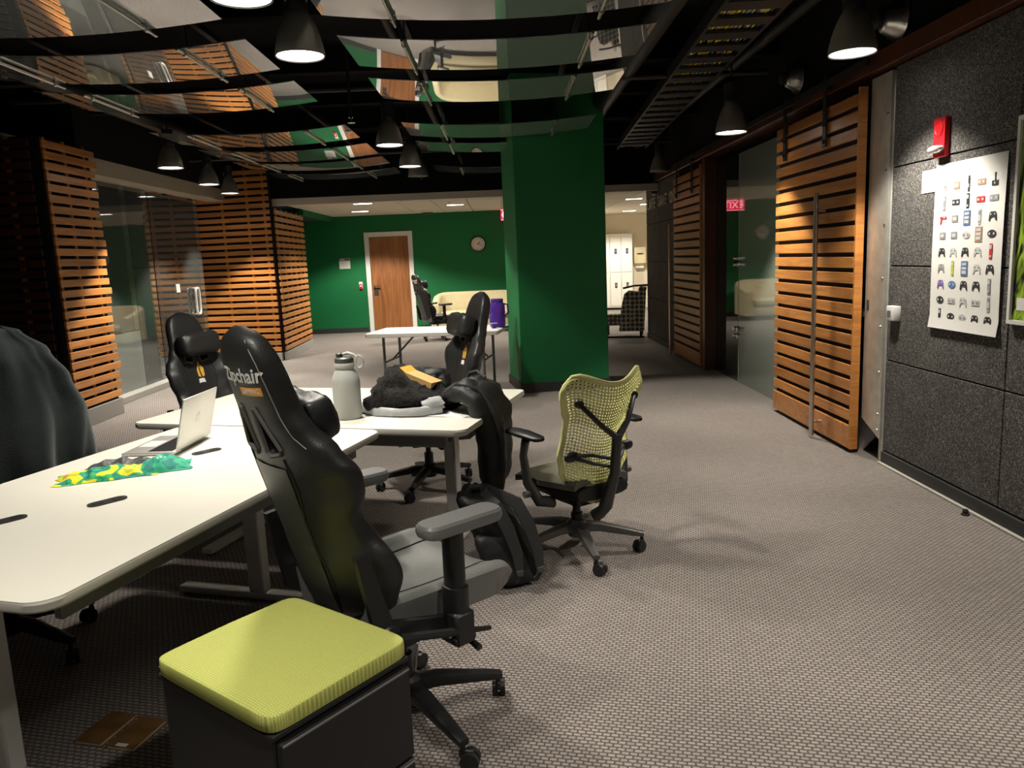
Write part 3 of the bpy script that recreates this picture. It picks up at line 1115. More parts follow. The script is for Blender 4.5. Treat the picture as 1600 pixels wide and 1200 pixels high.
# ================================================================== WALL THINGS
# ---- fire strobe
o = empty('fire_strobe', (WX - .001, 4.50, 2.07), 0, 'red fire alarm strobe high on the felt wall', 'alarm')
P('housing', MB().box((-.035, -.058, -.12), (0, .058, .10), .008, 2), 'strobe_red', o)
P('grille', MB().lathe([(.045, 0), (.045, .004), (.035, .007), (.03, .004), (.02, .007), (.01, .004), (.003, .006)], 20, m=Matrix.Translation((-.0352, 0, .04)) @ Matrix.Rotation(-PI / 2, 4, 'Y')), 'strobe_red', o)
P('strobe_lens', MB().blob((-.045, 0, -.075), (.04, .055, .022), .8, 18, 10), 'lens', o, label='clear strobe lens')
# ---- small paper and card reader
o = tag(link('paper_note', MB().box((-.003, -.08, -.065), (0, .08, .065)).mesh('paper_note', 'paper', 0), None, (WX - .001, 4.635, 1.83)), 'small blank white paper left of the controller poster', 'paper')
o = empty('card_reader', (WX - .001, 4.95, 1.03), 0, 'small white card reader box on the felt wall', 'switch')
P('housing', MB().box((-.05, -.05, -.045), (0, .05, .05), .008, 2), 'plastic_white', o)
P('slot', MB().box((-.053, -.015, -.02), (-.0505, .03, .02), .001), 'leg_grey', o)

# ---- controller poster
po = empty('poster', (WX - .002, 4.235, 1.445), 0, 'tall white poster showing rows of game controllers', 'poster')
PW, PH = .64, .93
# sheet hangs a little loose: slight bow
rings = []
for i in range(13):
    v = -PH / 2 + PH * i / 12
    bow = .006 + .010 * math.sin(PI * i / 12) * .5 + (.012 if i == 0 else 0)
    rings.append([(-bow, PW / 2, v), (-bow, -PW / 2, v), (-bow + .002, -PW / 2, v), (-bow + .002, PW / 2, v)])
P('sheet', MB().rings(rings), 'paper', po)


def flat(poly_list):
    """poster print: polygons in (right, up) metres, seen from the room"""
    mb = MB()
    for poly in poly_list:
        mb.prism(poly, 0, .0012, m=Matrix(((0, 0, -1, 0), (-1, 0, 0, 0), (0, 1, 0, 0), (0, 0, 0, 1))))
    return mb


def ell(cx, cy, rx, ry, n=12):
    return [(cx + rx * math.cos(2 * PI * i / n), cy + ry * math.sin(2 * PI * i / n)) for i in range(n)]


def rct(x0, y0, x1, y1):
    return [(x0, y0), (x1, y0), (x1, y1), (x0, y1)]


PAD = [(-.034, -.026), (-.028, .012), (-.018, .022), (.018, .022), (.028, .012), (.034, -.026), (.024, -.026), (.014, -.008), (-.014, -.008), (-.024, -.026)]
SH = {
    'pad': ([PAD], [ell(-.016, .008, .005, .005, 8), ell(.016, .008, .005, .005, 8)]),
    'round_pad': ([ell(0, 0, .036, .02, 16)], [ell(-.018, 0, .007, .007, 8), ell(.018, 0, .007, .007, 8)]),
    'bar_pad': ([rct(-.035, -.015, .035, .015)], [rct(-.026, -.006, -.010, .006), rct(.010, -.006, .026, .006)]),
    'stick': ([rct(-.026, -.03, .026, -.004), rct(-.004, -.004, .004, .036)], [ell(0, -.017, .006, .006, 8)]),
    'remote': ([rct(-.012, -.04, .012, .04)], [rct(-.008, .012, .008, .032), rct(-.006, -.03, .006, -.02)]),
    'wand': ([rct(-.008, -.042, .008, .03), ell(0, .036, .008, .008, 10)], [rct(-.003, -.02, .003, .0)]),
    'gun': ([rct(-.034, .004, .03, .018), [(-.034, -.024), (-.02, -.024), (-.012, .004), (-.026, .004)]], [rct(.0, .008, .02, .014)]),
    'box': ([rct(-.028, -.018, .028, .02)], [rct(-.016, -.008, .016, .010)]),
    'mat': ([rct(-.03, -.04, .03, .04)], [rct(-.02, -.03, .02, -.012), rct(-.02, -.006, .02, .008), rct(-.02, .016, .02, .03)]),
}
SHM = {}


def print_(kind, ink, x, z):
    body, det = SH[kind]
    k = (kind, ink)
    if k not in SHM:
        dk = 'ink_pale' if ink in ('ink', 'ink_grey', 'ink_red', 'ink_purple', 'ink_tan', 'ink_blue', 'ink_lime') else 'ink_grey'
        SHM[k] = ([flat([q]).mesh('controller_print', ink, 0) for q in body], [flat([q]).mesh('controller_detail', dk, 0) for q in det])
    bow = .006 + .005 * math.sin(PI * (z + PH / 2) / PH)
    for q in SHM[k][0]:
        o = link('controller_print', q, po, (-bow - .0012, -x, z))
    for q in SHM[k][1]:
        link('controller_detail', q, o, (-.0013, 0, 0))


T = [[('box', 'ink_pale'), ('box', 'ink_tan'), ('wand', 'ink'), ('bar_pad', 'ink_tan'), ('stick', 'ink')],
     [('remote', 'ink_grey'), ('bar_pad', 'ink'), ('remote', 'ink'), ('bar_pad', 'ink_red'), ('bar_pad', 'ink_grey')],
     [('gun', 'ink_red'), ('box', 'ink_grey'), ('mat', 'ink_blue'), ('remote', 'ink_pale'), ('pad', 'ink')],
     [('box', 'ink_grey'), ('box', 'ink_grey'), ('round_pad', 'ink_pale'), ('mat', 'ink_tan'), ('round_pad', 'ink')],
     [('pad', 'ink'), ('pad', 'ink_pale'), ('pad', 'ink'), ('pad', 'ink_pale'), ('remote', 'ink_red')],
     [('pad', 'ink_grey'), ('remote', 'ink_lime'), ('mat', 'ink_blue'), ('pad', 'ink_pale'), ('pad', 'ink')],
     [('pad', 'ink_purple'), ('round_pad', 'ink_blue'), ('pad', 'ink'), ('pad', 'ink'), ('remote', 'ink_grey')],
     [('round_pad', 'ink'), ('bar_pad', 'ink_pale'), ('pad', 'ink_pale'), ('bar_pad', 'ink_pale'), ('remote', 'ink_pale')],
     [('remote', 'ink'), ('round_pad', 'ink'), ('round_pad', 'ink_pale'), ('pad', 'ink'), ('pad', 'ink')]]
for r, row in enumerate(T):
    for c, (k, ink) in enumerate(row):
        print_(k, ink, -.215 + .112 * c, .335 - .0905 * r)
P('corner_mark', flat([rct(.24, -.447, .28, -.437)]), 'ink', po, loc=(-.0075, 0, 0), smooth=0)

# ---- dark framed poster with green streaks at the right edge
o = empty('framed_poster', (WX - .001, 3.43, 1.56), 0, 'black poster with bright green streaks at the right picture edge', 'poster')
P('frame', MB().box((-.025, -.40, -.50), (0, -.38, .50)).box((-.025, .38, -.50), (0, .40, .50)).box((-.025, -.38, -.50), (0, .38, -.48)).box((-.025, -.38, .48), (0, .38, .50)), 'white_paint', o, smooth=0)
P('print', MB().box((-.012, -.379, -.479), (0, .379, .479)), 'green_poster', o, smooth=0)
P('print_block', MB().box((-.0135, .20, -.43), (-.0121, .345, -.37)), 'print_white', o, smooth=0)
# ---- door stop on the floor
o = empty('door_stop', (2.47, 4.0, 0), 0, 'tiny black door stop on the floor by the baseboard', 'door stop')
P('base', MB().lathe([(.022, 0.0), (.022, .008), (.012, .012)], 14), 'rubber', o)
P('bumper', MB().lathe([(.012, .0121), (.016, .02), (.012, .032), (.003, .034)], 14), 'rubber', o)

# ---- raised letters on the far felt wall
o = empty('wall_lettering', (WX - .002, 12.4, 2.27), 0, 'dim raised letters across the top of the far felt wall', 'sign')
for i, ch in enumerate('LAFE SAVE ON'):
    if ch == ' ':
        continue
    me = text_mesh(ch, .24, .008)
    me.materials.append(MATS['alu'])
    m = Matrix(((0, 0, -1, 0), (-1, 0, 0, 0), (0, 1, 0, 0), (0, 0, 0, 1)))
    me.transform(m)
    link('letter', me, o, (-.009, .98 - .178 * i, 0))

# ---- clock
o = empty('wall_clock', (-.505, YB - .001, 1.82), 0, 'round wall clock with black rim on the green wall', 'clock')
my = Matrix.Rotation(PI / 2, 4, 'X')
P('rim', MB().lathe([(.17, 0), (.17, .03), (.158, .038), (.148, .03), (.148, .0)], 36, m=my), 'black_steel', o)
P('dial', MB().lathe([(.147, .002), (.147, .015), (.001, .0155)], 36, m=my), 'clock_face', o)
for k in range(12):
    a = k * PI / 6
    P('hour_mark', MB().box((-.005, -.018, .105), (.005, -.016, .128), m=Matrix.Rotation(a, 4, 'Y')), 'ink', o, smooth=0)
P('hour_hand', MB().box((-.006, -.021, -.015), (.006, -.0185, .075), m=Matrix.Rotation(R(42), 4, 'Y')), 'ink', o, smooth=0)
P('minute_hand', MB().box((-.004, -.024, -.02), (.004, -.0215, .115), m=Matrix.Rotation(R(108), 4, 'Y')), 'ink', o, smooth=0)

# ---- room sign and pull station by the door
o = empty('room_sign', (-3.44, YB - .001, 1.525), 0, 'small grey and white room sign left of the wooden door', 'sign')
P('plate', MB().box((-.12, -.012, -.12), (.12, 0, .12), .004), 'print_white', o)
P('header_strip', MB().box((-.119, -.0155, .05), (.119, -.0125, .119)), 'leg_grey', o, smooth=0)
for k in range(4):
    P('text_line', MB().box((-.08, -.0145, .01 - .025 * k), (.05 + .02 * (k % 2), -.0125, .018 - .025 * k)), 'ink_pale', o, smooth=0)
P('text_line', MB().box((-.10, -.017, .07), (0, -.0156, .09)), 'print_white', o, smooth=0)
o = empty('door_switch', (-3.12, YB - .001, 1.03), 0, 'small door switch box with red lamp left of door frame', 'switch')
P('plate', MB().box((-.04, -.02, -.07), (.04, 0, .08), .005), 'plastic_white', o)
P('cover', MB().box((-.03, -.04, -.08), (.03, -.0205, .03), .006), 'strobe_red', o)
P('button', MB().cyl((0, -.046, -.01), (0, -.0405, -.01), .014, n=12), 'exit_white', o)

# ---- exit sign, mostly hidden behind the column and mirrored in the right glass
o = empty('exit_sign', (.22, 16.75, 2.40), 0, 'red glowing exit sign under the ceiling behind the green column', 'sign')
P('housing', MB().box((-.20, -.025, -.11), (.20, .025, .11), .006), 'exit_red', o)
P('stem', MB().cyl((0, 0, .111), (0, 0, .126), .02, n=12), 'white_paint', o)
me = text_mesh('EXIT', .20, .002)
me.materials.append(MATS['exit_white'])
me.transform(Matrix.Rotation(PI / 2, 4, 'X'))
link('lettering', me, o, (.03, -.0275, 0))
P('arrow', MB().prism([(-.185, 0), (-.155, .04), (-.145, .04), (-.17, 0), (-.145, -.04), (-.155, -.04)], 0, .004, m=Matrix.Translation((0, -.0255, 0)) @ Matrix.Rotation(PI / 2, 4, 'X')), 'exit_white', o, smooth=0)
P('border', MB().box((-.197, -.029, -.108), (.197, -.0255, -.098)).box((-.197, -.029, .098), (.197, -.0255, .108)), 'exit_white', o, smooth=0)
# ---- ceiling dome and vent beyond the soffit
o = empty('ceiling_dome', (-1.50, 16.4, CB - .009), 0, 'shallow dark dome fixture on tiled ceiling near the back wall', 'ceiling fixture')
P('ring', MB().lathe([(.17, 0), (.17, -.02), (.14, -.03)][::-1], 24), 'white_paint', o)
P('dome', MB().lathe([(.13, -.0301), (.10, -.06), (.05, -.075), (.002, -.08)][::-1], 24), 'locker_dark', o)
for x, y, lb in ((-1.6, 12.95, 'left'), (-.9, 14.2, 'right')):
    o = empty('sprinkler', (x, y, CB - .009), 0, 'tiny sprinkler head on the tiled ceiling, the %s one' % lb, 'sprinkler')
    P('cup', MB().lathe([(.03, 0), (.03, -.008), (.01, -.012)][::-1], 14), 'chrome', o)
    P('head', MB().lathe([(.008, -.0121), (.008, -.035), (.02, -.04), (.02, -.044)][::-1], 12), 'chrome', o)
for x, y, lb in ((-1.26, 7.0, 'left of the lamp above the folding table'), (-1.15, 11.9, 'behind the unlit lamp')):
    o = empty('sprinkler', (x, y, 2.75), 0, 'small chrome sprinkler hanging from the black ceiling %s' % lb, 'sprinkler')
    P('drop_pipe', MB().cyl((0, 0, .02), (0, 0, .62), .012, n=10), 'black_steel', o)
    P('head', MB().lathe([(.02, .019), (.022, .0), (.008, -.01), (.008, -.035), (.035, -.04), (.035, -.045)][::-1], 14), 'chrome', o)

# ================================================================== TABLES
NX, NY = math.cos(R(16.6)), -math.sin(R(16.6))      # across the near table
MX, MY = -NY, NX                                    # along the near table


def nm(n, m):
    return (n * NX + m * MX, n * NY + m * MY)


def t_table(n, m, L, W, rz, label, chamfer, H=.74, beam=True):
    x, y = nm(n, m)
    o = empty('training_table', (x, y, 0), rz, label, 'table', 'white training tables')
    c = chamfer
    rr = roundrect(L, W, c, 6)
    mb = MB()
    A = [[(px * k, py * k2, z) for px, py in rr] for z, k, k2 in ((H - .030, 1 - .016 / L, 1 - .016 / W), (H - .022, 1, 1), (H - .006, 1, 1), (H - .0005, 1 - .006 / L, 1 - .006 / W))]
    mb.rings(A)
    P('edge_band', mb, 'table_white_shaded', o, smooth=30)
    rr2 = [(px * (1 - .006 / L), py * (1 - .006 / W)) for px, py in rr]
    P('tabletop', MB().prism(rr2, H - .0005, H + .0015), 'table_white', o, smooth=0)
    if beam:
        P('beam', MB().box((-L / 2 + .18, W / 2 - .16, H - .10), (L / 2 - .18, W / 2 - .12, H - .031), .004), 'leg_grey', o)
        P('beam', MB().box((-L / 2 + .12, -W / 2 + .08, H - .10), (L / 2 - .12, -W / 2 + .11, H - .031), .004), 'leg_grey', o)
    for s in (-1, 1):
        lx = s * (L / 2 - .27)
        lg = P('leg', MB().box((lx - .03, -.04, .045), (lx + .03, .04, H - .12), .006), 'leg_white', o)
        P('foot', MB().box((lx - .032, -W / 2 + .12, .012), (lx + .032, W / 2 - .12, .046), .009, 2), 'leg_white', lg)
        for q in (-1, 1):
            P('glide', MB().lathe([(.02, 0.0), (.02, .0119)], 12, m=Matrix.Translation((lx, q * (W / 2 - .16), 0))), 'rubber', lg)
        P('bracket', MB().prism([(-.30, H - .033), (.30, H - .033), (.30, H - .06), (.06, H - .12), (.06, H - .17), (-.06, H - .17), (-.06, H - .12), (-.30, H - .06)], lx - .02, lx + .02, m=Matrix(((0, 0, 1, 0), (1, 0, 0, 0), (0, 1, 0, 0), (0, 0, 0, 1)))), 'leg_grey', lg, smooth=0)
    return o


t1 = t_table(-2.0625, 2.208, 1.82, 1.075, R(73.4), 'near white training table with laptop and jersey on top', .07)
t2 = t_table(-2.035, 3.665, 1.79, 1.07, R(-16.6), 'second white training table with bottle and jacket on top', .05)
# power outlets let into the near table
gm = MB().prism(roundrect(.125, .05, .024, 5), 0, .004).mesh('power_outlet', 'grommet', 40)
gm2 = MB().prism(roundrect(.035, .026, .008, 3), 0, .0012).mesh('socket', 'seam_black', 40)
for wx, wy in ((-1.346, 2.482), (-1.265, 3.14), (-1.585, 2.321)):
    lc = Matrix.Rotation(-R(73.4), 4, 'Z') @ (Vector((wx, wy, 0)) - t1.location)
    g = link('power_outlet', gm, t1, (lc.x, lc.y, .7416))
    g.rotation_euler = (0, 0, R(-25))
    g['label'] = 'black oval power outlet in tabletop'
    for q in (-.032, .032):
        link('socket', gm2, g, (q, 0, .0041))

# ---- far folding table
o = empty('folding_table', (-.73, 8.51, 0), R(-10), 'white plastic folding table with purple jug in front of green column', 'table')
P('tabletop', MB().rings([[(px, py, z) for px, py in roundrect(1.46 - e, .74 - e, .03, 4)] for z, e in ((.70, .02), (.705, 0), (.74, 0), (.746, .012))]), 'plastic_white', o, smooth=35)
for s in (-1, 1):
    lx = s * .55
    lg = P('leg', MB().tube([(lx, -.28, .70), (lx, -.28, .03), (lx, .28, .03), (lx, .28, .70)], .016, 8), 'leg_grey', o)
    P('brace', MB().tube([(lx, 0, .42), (lx - s * .28, 0, .695)], .011, 8), 'leg_grey', o)
    P('crossbar', MB().tube([(lx, -.28, .42), (lx, .28, .42)], .012, 8), 'leg_grey', lg)
    for q in (-.28, .28):
        P('foot_cap', MB().cyl((lx, q, 0.0), (lx, q, .05), .021, n=12), 'plastic_white', lg)
for q in (-.45, -.25):
    P('table_slot', MB().box((q, -.12, .7461), (q + .11, -.09, .7475)), 'ink_grey', o, smooth=0)

# ================================================================== GAMING CHAIRS
WT = [(0, .19), (.05, .245), (.13, .27), (.20, .268), (.28, .235), (.33, .228), (.41, .262), (.48, .268), (.54, .235), (.60, .178), (.66, .150), (.74, .140), (.80, .128), (.845, .105), (.875, .066), (.888, .02)]
CT = [(0, .05), (.15, .09), (.26, .07), (.33, .05), (.45, .07), (.54, .045), (.62, .02), (.90, .01)]
BT = [(0, .03), (.13, .045), (.30, .025), (.45, .035), (.56, .015), (.65, 0.0), (.9, 0)]
TT = [(0, .6), (.04, .9), (.10, 1.0), (.78, 1.0), (.83, .9), (.87, .62), (.888, .2)]
BA = R(15)
BO = Vector((0, -.215, .415))
EH = Vector((0, -math.sin(BA), math.cos(BA)))
EN = Vector((0, math.cos(BA), math.sin(BA)))


def back_n(u, h, front):
    """offset along the back normal at width fraction u"""
    c = min(1, abs(u)) ** (1 / .62)
    sn = max(0.0, 1 - c * c) ** .5 ** 1
    sn = sn ** .62
    k = interp(TT, h)
    curl = interp(CT, h) * abs(u) ** 2.2
    if front:
        bol = interp(BT, h) * math.exp(-((abs(u) - .72) / .2) ** 2)
        return curl + (.045 * k + bol) * sn
    return curl - .045 * k * sn


def back_pt(u, h, front, off=0.0):
    n_ = back_n(u, h, front) + (off if front else -off)
    return BO + EH * h + EN * n_ + Vector((u * interp(WT, h), 0, 0))


def backrest_mesh():
    hs = [.888 * (i / 44) for i in range(45)]
    rings = []
    N = 40
    for h in hs:
        ring = []
        for j in range(N):
            t_ = 2 * PI * j / N
            u = math.copysign(abs(math.cos(t_)) ** .62, math.cos(t_))
            ring.append(back_pt(u, h, math.sin(t_) >= 0))
        rings.append(ring)
    me = MB().rings(rings).mesh('backrest', 'leather_black', 60)
    # two slanted slots below the headrest, cut right through
    ob = bpy.data.objects.new('b', me)
    COL.objects.link(ob)
    cut = MB()
    for s in (-1, 1):
        poly = [(s * .034, .672), (s * .028, .545), (s * .040, .532), (s * .098, .545), (s * .103, .556), (s * .046, .676)]
        fr = [BO + EH * b + EN * .25 + Vector((a, 0, 0)) for a, b in poly]
        bk = [BO + EH * b - EN * .25 + Vector((a, 0, 0)) for a, b in poly]
        cut.rings([bk, fr])
    cm_ = cut.mesh('c', 'seam_black', 0)
    co = bpy.data.objects.new('c', cm_)
    COL.objects.link(co)
    md = ob.modifiers.new('b', 'BOOLEAN')
    md.object = co
    md.operation = 'DIFFERENCE'
    md.solver = 'EXACT'
    dg = bpy.context.evaluated_depsgraph_get()
    out = bpy.data.meshes.new_from_object(ob.evaluated_get(dg))
    bpy.data.objects.remove(ob)
    bpy.data.objects.remove(co)
    out.name = 'backrest'
    out.set_sharp_from_angle(angle=R(50))
    return out


def wrap(me, h0, x0, front, off=.0012):
    """lay flat lettering on the curved back"""
    for v in me.vertices:
        h = h0 + v.co.y
        x = x0 + v.co.x
        u = max(-1, min(1, x / interp(WT, h)))
        v.co = back_pt(u, h, front, off + max(0, v.co.z))
        v.co.x = x
    return me


def surf_line(pts, front, r=.003, off=.0):
    return MB().tube([back_pt(x / interp(WT, h), h, front, off) for x, h in pts], r, 6)


CASTER = MB()
for s in (-1, 1):
    CASTER.cyl((s * .004, -.022, .029), (s * .022, -.022, .029), .029, n=18)
CASTER = CASTER.cyl((-.004, -.022, .029), (.004, -.022, .029), .012, n=10).mesh('caster_wheel', 'plastic_black', 40)
HOOD = MB().box((-.008, -.035, .035), (.008, .012, .062), .004).cyl((0, 0, .05), (0, 0, .085), .009, n=10).mesh('caster_fork', 'plastic_black', 40)


def star_base(o, r, m, a0, zc=.13, hub=.045):
    L = MB()
    path = [(0, .02, zc), (0, r * .35, zc - .004), (0, r * .8, zc - .032), (0, r, zc - .045)]
    L.loft(path, [(.034, .026), (.030, .024), (.022, .018), (.018, .013)], 10, power=.6, up=(0, 0, 1))
    lm = L.mesh('base_leg', m, 40)
    for k in range(5):
        a = a0 + 2 * PI * k / 5
        lg = link('base_leg', lm, o, (0, 0, 0), a)
        f = link('caster_fork', HOOD, lg, (0, r * .97, 0), random.uniform(0, 6))
        f2 = link('caster_wheel', CASTER, lg, (0, r * .97, 0))
        f2.rotation_euler = f.rotation_euler
    P('hub', MB().lathe([(hub, zc - .05), (hub + .008, zc - .03), (hub + .008, zc + .02), (hub - .01, zc + .035)], 20), m, o)


def gaming_chair(name, label):
    o = empty(name, (0, 0, 0), 0, label, 'chair', 'black gaming chairs')
    bo = link('backrest', backrest_mesh(), o)
    for s in (-1, 1):
        poly = [(s * .034, .672), (s * .028, .545), (s * .040, .532), (s * .098, .545), (s * .103, .556), (s * .046, .676)]
        for fr in (True, False):
            pts = [back_pt(a / interp(WT, b), b, fr, .0005) for a, b in poly]
            P('slot_bezel', MB().tube(pts, .0065, 8, True), 'plastic_grey', bo)
        P('back_seam', surf_line([(s * (.10 + .012 * math.sin(i)), .53 - .05 * i) for i in range(11)], False, .004), 'seam_black', bo)
        P('front_seam', surf_line([(s * (.105 + .01 * math.sin(i)), .52 - .048 * i) for i in range(11)], True, .004), 'seam_black', bo)
        P('edge_stitching', surf_line([(s * interp(WT, .86 - .03 * i) * .86, .86 - .03 * i) for i in range(11)], False, .0016, .0006), 'stitch_grey', bo)
    P('rear_panel', MB().grid(lambda a, b: back_pt((-.096 + .192 * a) / interp(WT, .04 + .46 * b), .04 + .46 * b, False, .003), 10, 20), 'leather_rear', bo)
    # lettering on the back of the headrest
    me = text_mesh('Zipchair', .056, .0004, shear=.15, bold=.0012)
    me.materials.append(MATS['print_white'])
    wm = wrap(me, .768, .024, False)
    link('lettering', wm, bo)['label'] = 'white Zipchair lettering'
    b_ = MB().grid(lambda a, b: (-.05 + .10 * a, -.012 + .024 * b, 0), 8, 2).mesh('lettering_bar', 'print_orange', 0, False)
    link('lettering_bar', wrap(b_, .725, .055, False, .0008), bo)
    me = text_mesh('GAMING', .021, .0003)
    me.materials.append(MATS['print_white'])
    link('lettering', wrap(me, .725, .055, False, .0013), bo)
    # gold flame emblem and white band on the front
    fl = MB()
    for poly in ([(-.03, -.02), (-.012, -.028), (-.004, .02), (-.016, .055), (-.034, .03)], [(.0, -.028), (.02, -.02), (.022, .02), (.006, .06), (.004, .01)], [(-.01, .05), (-.002, .03), (.004, .065), (-.006, .085)]):
        fl.prism(poly, 0, .001)
    link('emblem', wrap(fl.mesh('emblem', 'print_gold', 0), .455, 0, True), bo)['label'] = 'gold flame emblem'
    bd = MB().grid(lambda a, b: (-.055 + .11 * a, -.014 + .028 * b - .02 * (2 * a - 1) ** 2, 0), 12, 2).mesh('emblem_band', 'print_white', 0, False)
    link('emblem_band', wrap(bd, .405, 0, True), bo)

    # seat
    def seat(u, v):
        x = (u - .5) * 2
        y = v
        w_ = .255 - .02 * (1 - v) - .03 * max(0, v - .85) / .15
        z = .455 + .050 * abs(x) ** 3 - .02 * math.sin(PI * v) * (1 - x * x)
        z -= .04 * max(0, (v - .80) / .20) ** 3 + .035 * max(0, abs(x) - .9) / .1
        return (x * w_, -.23 + .52 * y, z)
    mb = MB()
    ns, nv = 26, 18
    rings = []
    for j in range(nv + 1):
        v = j / nv
        top = [Vector(seat(i / ns, v)) for i in range(ns + 1)]
        zb = .36 + .015 * max(0, (v - .9) / .1)
        bot = [Vector((t_.x * .9, t_.y * .985, zb + .012 * (abs(2 * i / ns - 1) ** 6))) for i, t_ in list(enumerate(top))[::-1]]
        rings.append(top + bot)
    P('seat', mb.rings(rings), 'leather_grey', o, smooth=60)
    for s in (-1, 1):
        P('seat_seam', MB().tube([Vector(seat(.5 + s * .30, i / 12)) + Vector((0, 0, .0005)) for i in range(13)], .003, 6), 'seam_black', o)
    # mechanism
    P('gas_column', MB().cyl((0, 0, .08), (0, 0, .24), .030, n=18).cyl((0, 0, .24), (0, 0, .385), .018, n=18), 'plastic_black', o)
    P('tilt_mechanism', MB().box((-.09, -.13, .30), (.09, .13, .358), .012, 2), 'plastic_black', o)
    P('tilt_knob', MB().cyl((0, .13, .325), (0, .20, .325), .024, n=14), 'plastic_black', o)
    P('height_lever', MB().tube([(.08, .03, .33), (.24, .05, .32), (.34, .05, .30)], [.006, .007, .011], 8), 'plastic_black', o)
    for s in (-1, 1):
        hb = P('hinge_bracket', MB().prism([(-.30, .66), (-.265, .665), (-.20, .45), (-.02, .405), (-.02, .37), (-.19, .36), (-.25, .40)], s * .262, s * .285, m=Matrix(((0, 0, 1, 0), (1, 0, 0, 0), (0, 1, 0, 0), (0, 0, 0, 1)))), 'plastic_black', o, smooth=30)
        P('hinge_cover', MB().cyl((s * .285, -.21, .415), (s * .295, -.21, .415), .030, .026, 18), 'plastic_black', hb)
        ar = P('arm_bracket', MB().box((s * .10 - .001, -.04, .335), (s * .345, .04, .358), .005).box((s * .30, -.035, .33), (s * .35, .035, .43), .008), 'plastic_black', o) if s > 0 else P('arm_bracket', MB().box((-.345, -.04, .335), (-.099, .04, .358), .005).box((-.35, -.035, .33), (-.30, .035, .43), .008), 'plastic_black', o)
        P('arm_post', MB().loft([(s * .305, 0, .33), (s * .305, 0, .345), (s * .305, 0, .50), (s * .305, 0, .501), (s * .305, 0, .665)], [(.03, .022), (.042, .032), (.042, .032), (.034, .026), (.034, .026)], 16, power=.75, up=(0, 1, 0)), 'plastic_black', o, smooth=50)
        pad = [[(s * .305 + px * k, py * k2 + .03, z) for px, py in roundrect(.098, .275, .034, 4)] for z, k, k2 in ((.662, .72, .88), (.668, .9, .97), (.682, 1, 1), (.696, .97, .99), (.704, .84, .95))]
        P('arm_pad', MB().rings(pad), 'arm_plastic', o, smooth=30)
    lv = P('recline_lever', MB().tube([(.30, -.19, .405), (.335, -.06, .385), (.345, .09, .35)], [.013, .013, .007], 8), 'plastic_black', o)
    star_base(o, .33, 'plastic_black', R(20 - 41 + 90 - 90))
    return o


def neck_pillow(root, label=None):
    def fn(p):
        k = 1 + .18 * abs(p.x / .15) ** 2
        return Vector((p.x, p.y * k, p.z * k))
    m4 = Matrix.Translation(BO + EH * .645 + EN * .112) @ Matrix.Rotation(-BA, 4, 'X').inverted()
    pl = link('neck_pillow', MB().blob((0, 0, 0), (.155, .055, .075), .55, 32, 18, amp=.006, freq=22, fn=fn).mesh('neck_pillow', 'leather_black', 60), root, M4=m4)
    P('pillow_strap', MB().tube([(-.14, 0, .01), (-.10, -.05, .0), (-.07, -.13, -.02), (.07, -.13, -.02), (.10, -.05, 0), (.14, 0, .01)], .008, 6), 'seam_black', pl)
    return pl


gc = gaming_chair('gaming_chair', 'large black gaming chair with its back to the camera in the foreground')
plain = copy_tree(gc)
plain2 = None
neck_pillow(gc)


def put(o, x, y, face, label, z=0.0):
    o.location = (x, y, z)
    o.rotation_euler = (0, 0, R(face - 90))
    o['label'] = label
    return o


put(gc, -.375, 2.325, 41, 'large black gaming chair with its back to the camera in the foreground')
put(copy_tree(gc), -.54, 4.97, 204, 'black gaming chair with neck pillow facing the second table, in front of folding table')
c3 = put(copy_tree(gc), -1.82, 5.05, 332, 'black gaming chair with neck pillow left of the second table by the laptop')
put(copy_tree(gc), -1.28, 14.75, 32, 'distant black gaming chair beside the beige sofa')
put(plain, -2.05, 2.93, 290, 'black gaming chair under the grey hoodie at the left picture edge')
# chair by the laptop sits lower: its gas column is pushed down
for ch in gc.children:      # the foreground chair is pumped up
    if ch.name.split('.')[0] not in ('base_leg', 'hub', 'gas_column'):
        ch.location.z += .065
for ch in gc.children:
    if ch.name.split('.')[0] == 'neck_pillow':
        ch.location += EH * -.055 - EN * .012
        ch.scale = (.9, .85, .85)
for ch in c3.children:
    if ch.name.split('.')[0] not in ('base_leg', 'hub', 'gas_column'):
        ch.location.z -= .06

# ---- hoodie hung over that chair's back
ho = empty('hoodie', (-2.05, 2.93, 0), R(290 - 90), 'dark grey hooded jacket draped over a chair back at the left edge', 'jacket')


def hood(v, t_):
    """shell around the chair back; v 0 hem .. 1 top"""
    h = -.10 + 1.01 * v
    sh = interp([(0, .345), (.35, .335), (.60, .325), (.74, .285), (.86, .215), (.95, .12), (1, .02)], v)
    th = interp([(0, .175), (.5, .165), (.8, .135), (.95, .09), (1, .02)], v)
    c, s_ = math.cos(t_), math.sin(t_)
    fold = (1.02 - v) ** .6 * (.030 * math.sin(6 * t_ + 3.5 * v + 1) + .012 * math.sin(11 * t_ - 5 * v) + .004 * math.sin(21 * t_ + 4 * v))
    px = (sh + fold) * math.copysign(abs(c) ** .8, c)
    pn = (th + fold) * math.copysign(abs(s_) ** .8, s_) + .045 * abs(c) ** 2
    p = BO + EH * h + EN * pn + Vector((px, 0, 0))
    q = p * 3.2
    p += EN * .03 * mnoise.noise(q) + Vector((.03 * mnoise.noise(q + Vector((7, 3, 1))), 0, 0))
    p.z = max(p.z, .30 + .02 * math.sin(3 * t_))
    return p


rings = [[hood(j / 50, 2 * PI * i / 144) for i in range(144)] for j in range(51)]
P('body', MB().rings(rings), 'hoodie_cloth', ho, smooth=80)
P('neck_label', MB().box((-.02, -.002, -.012), (.02, .002, .012)), 'hoodie_cloth', ho, loc=BO + EH * .70 + EN * .155, smooth=0)

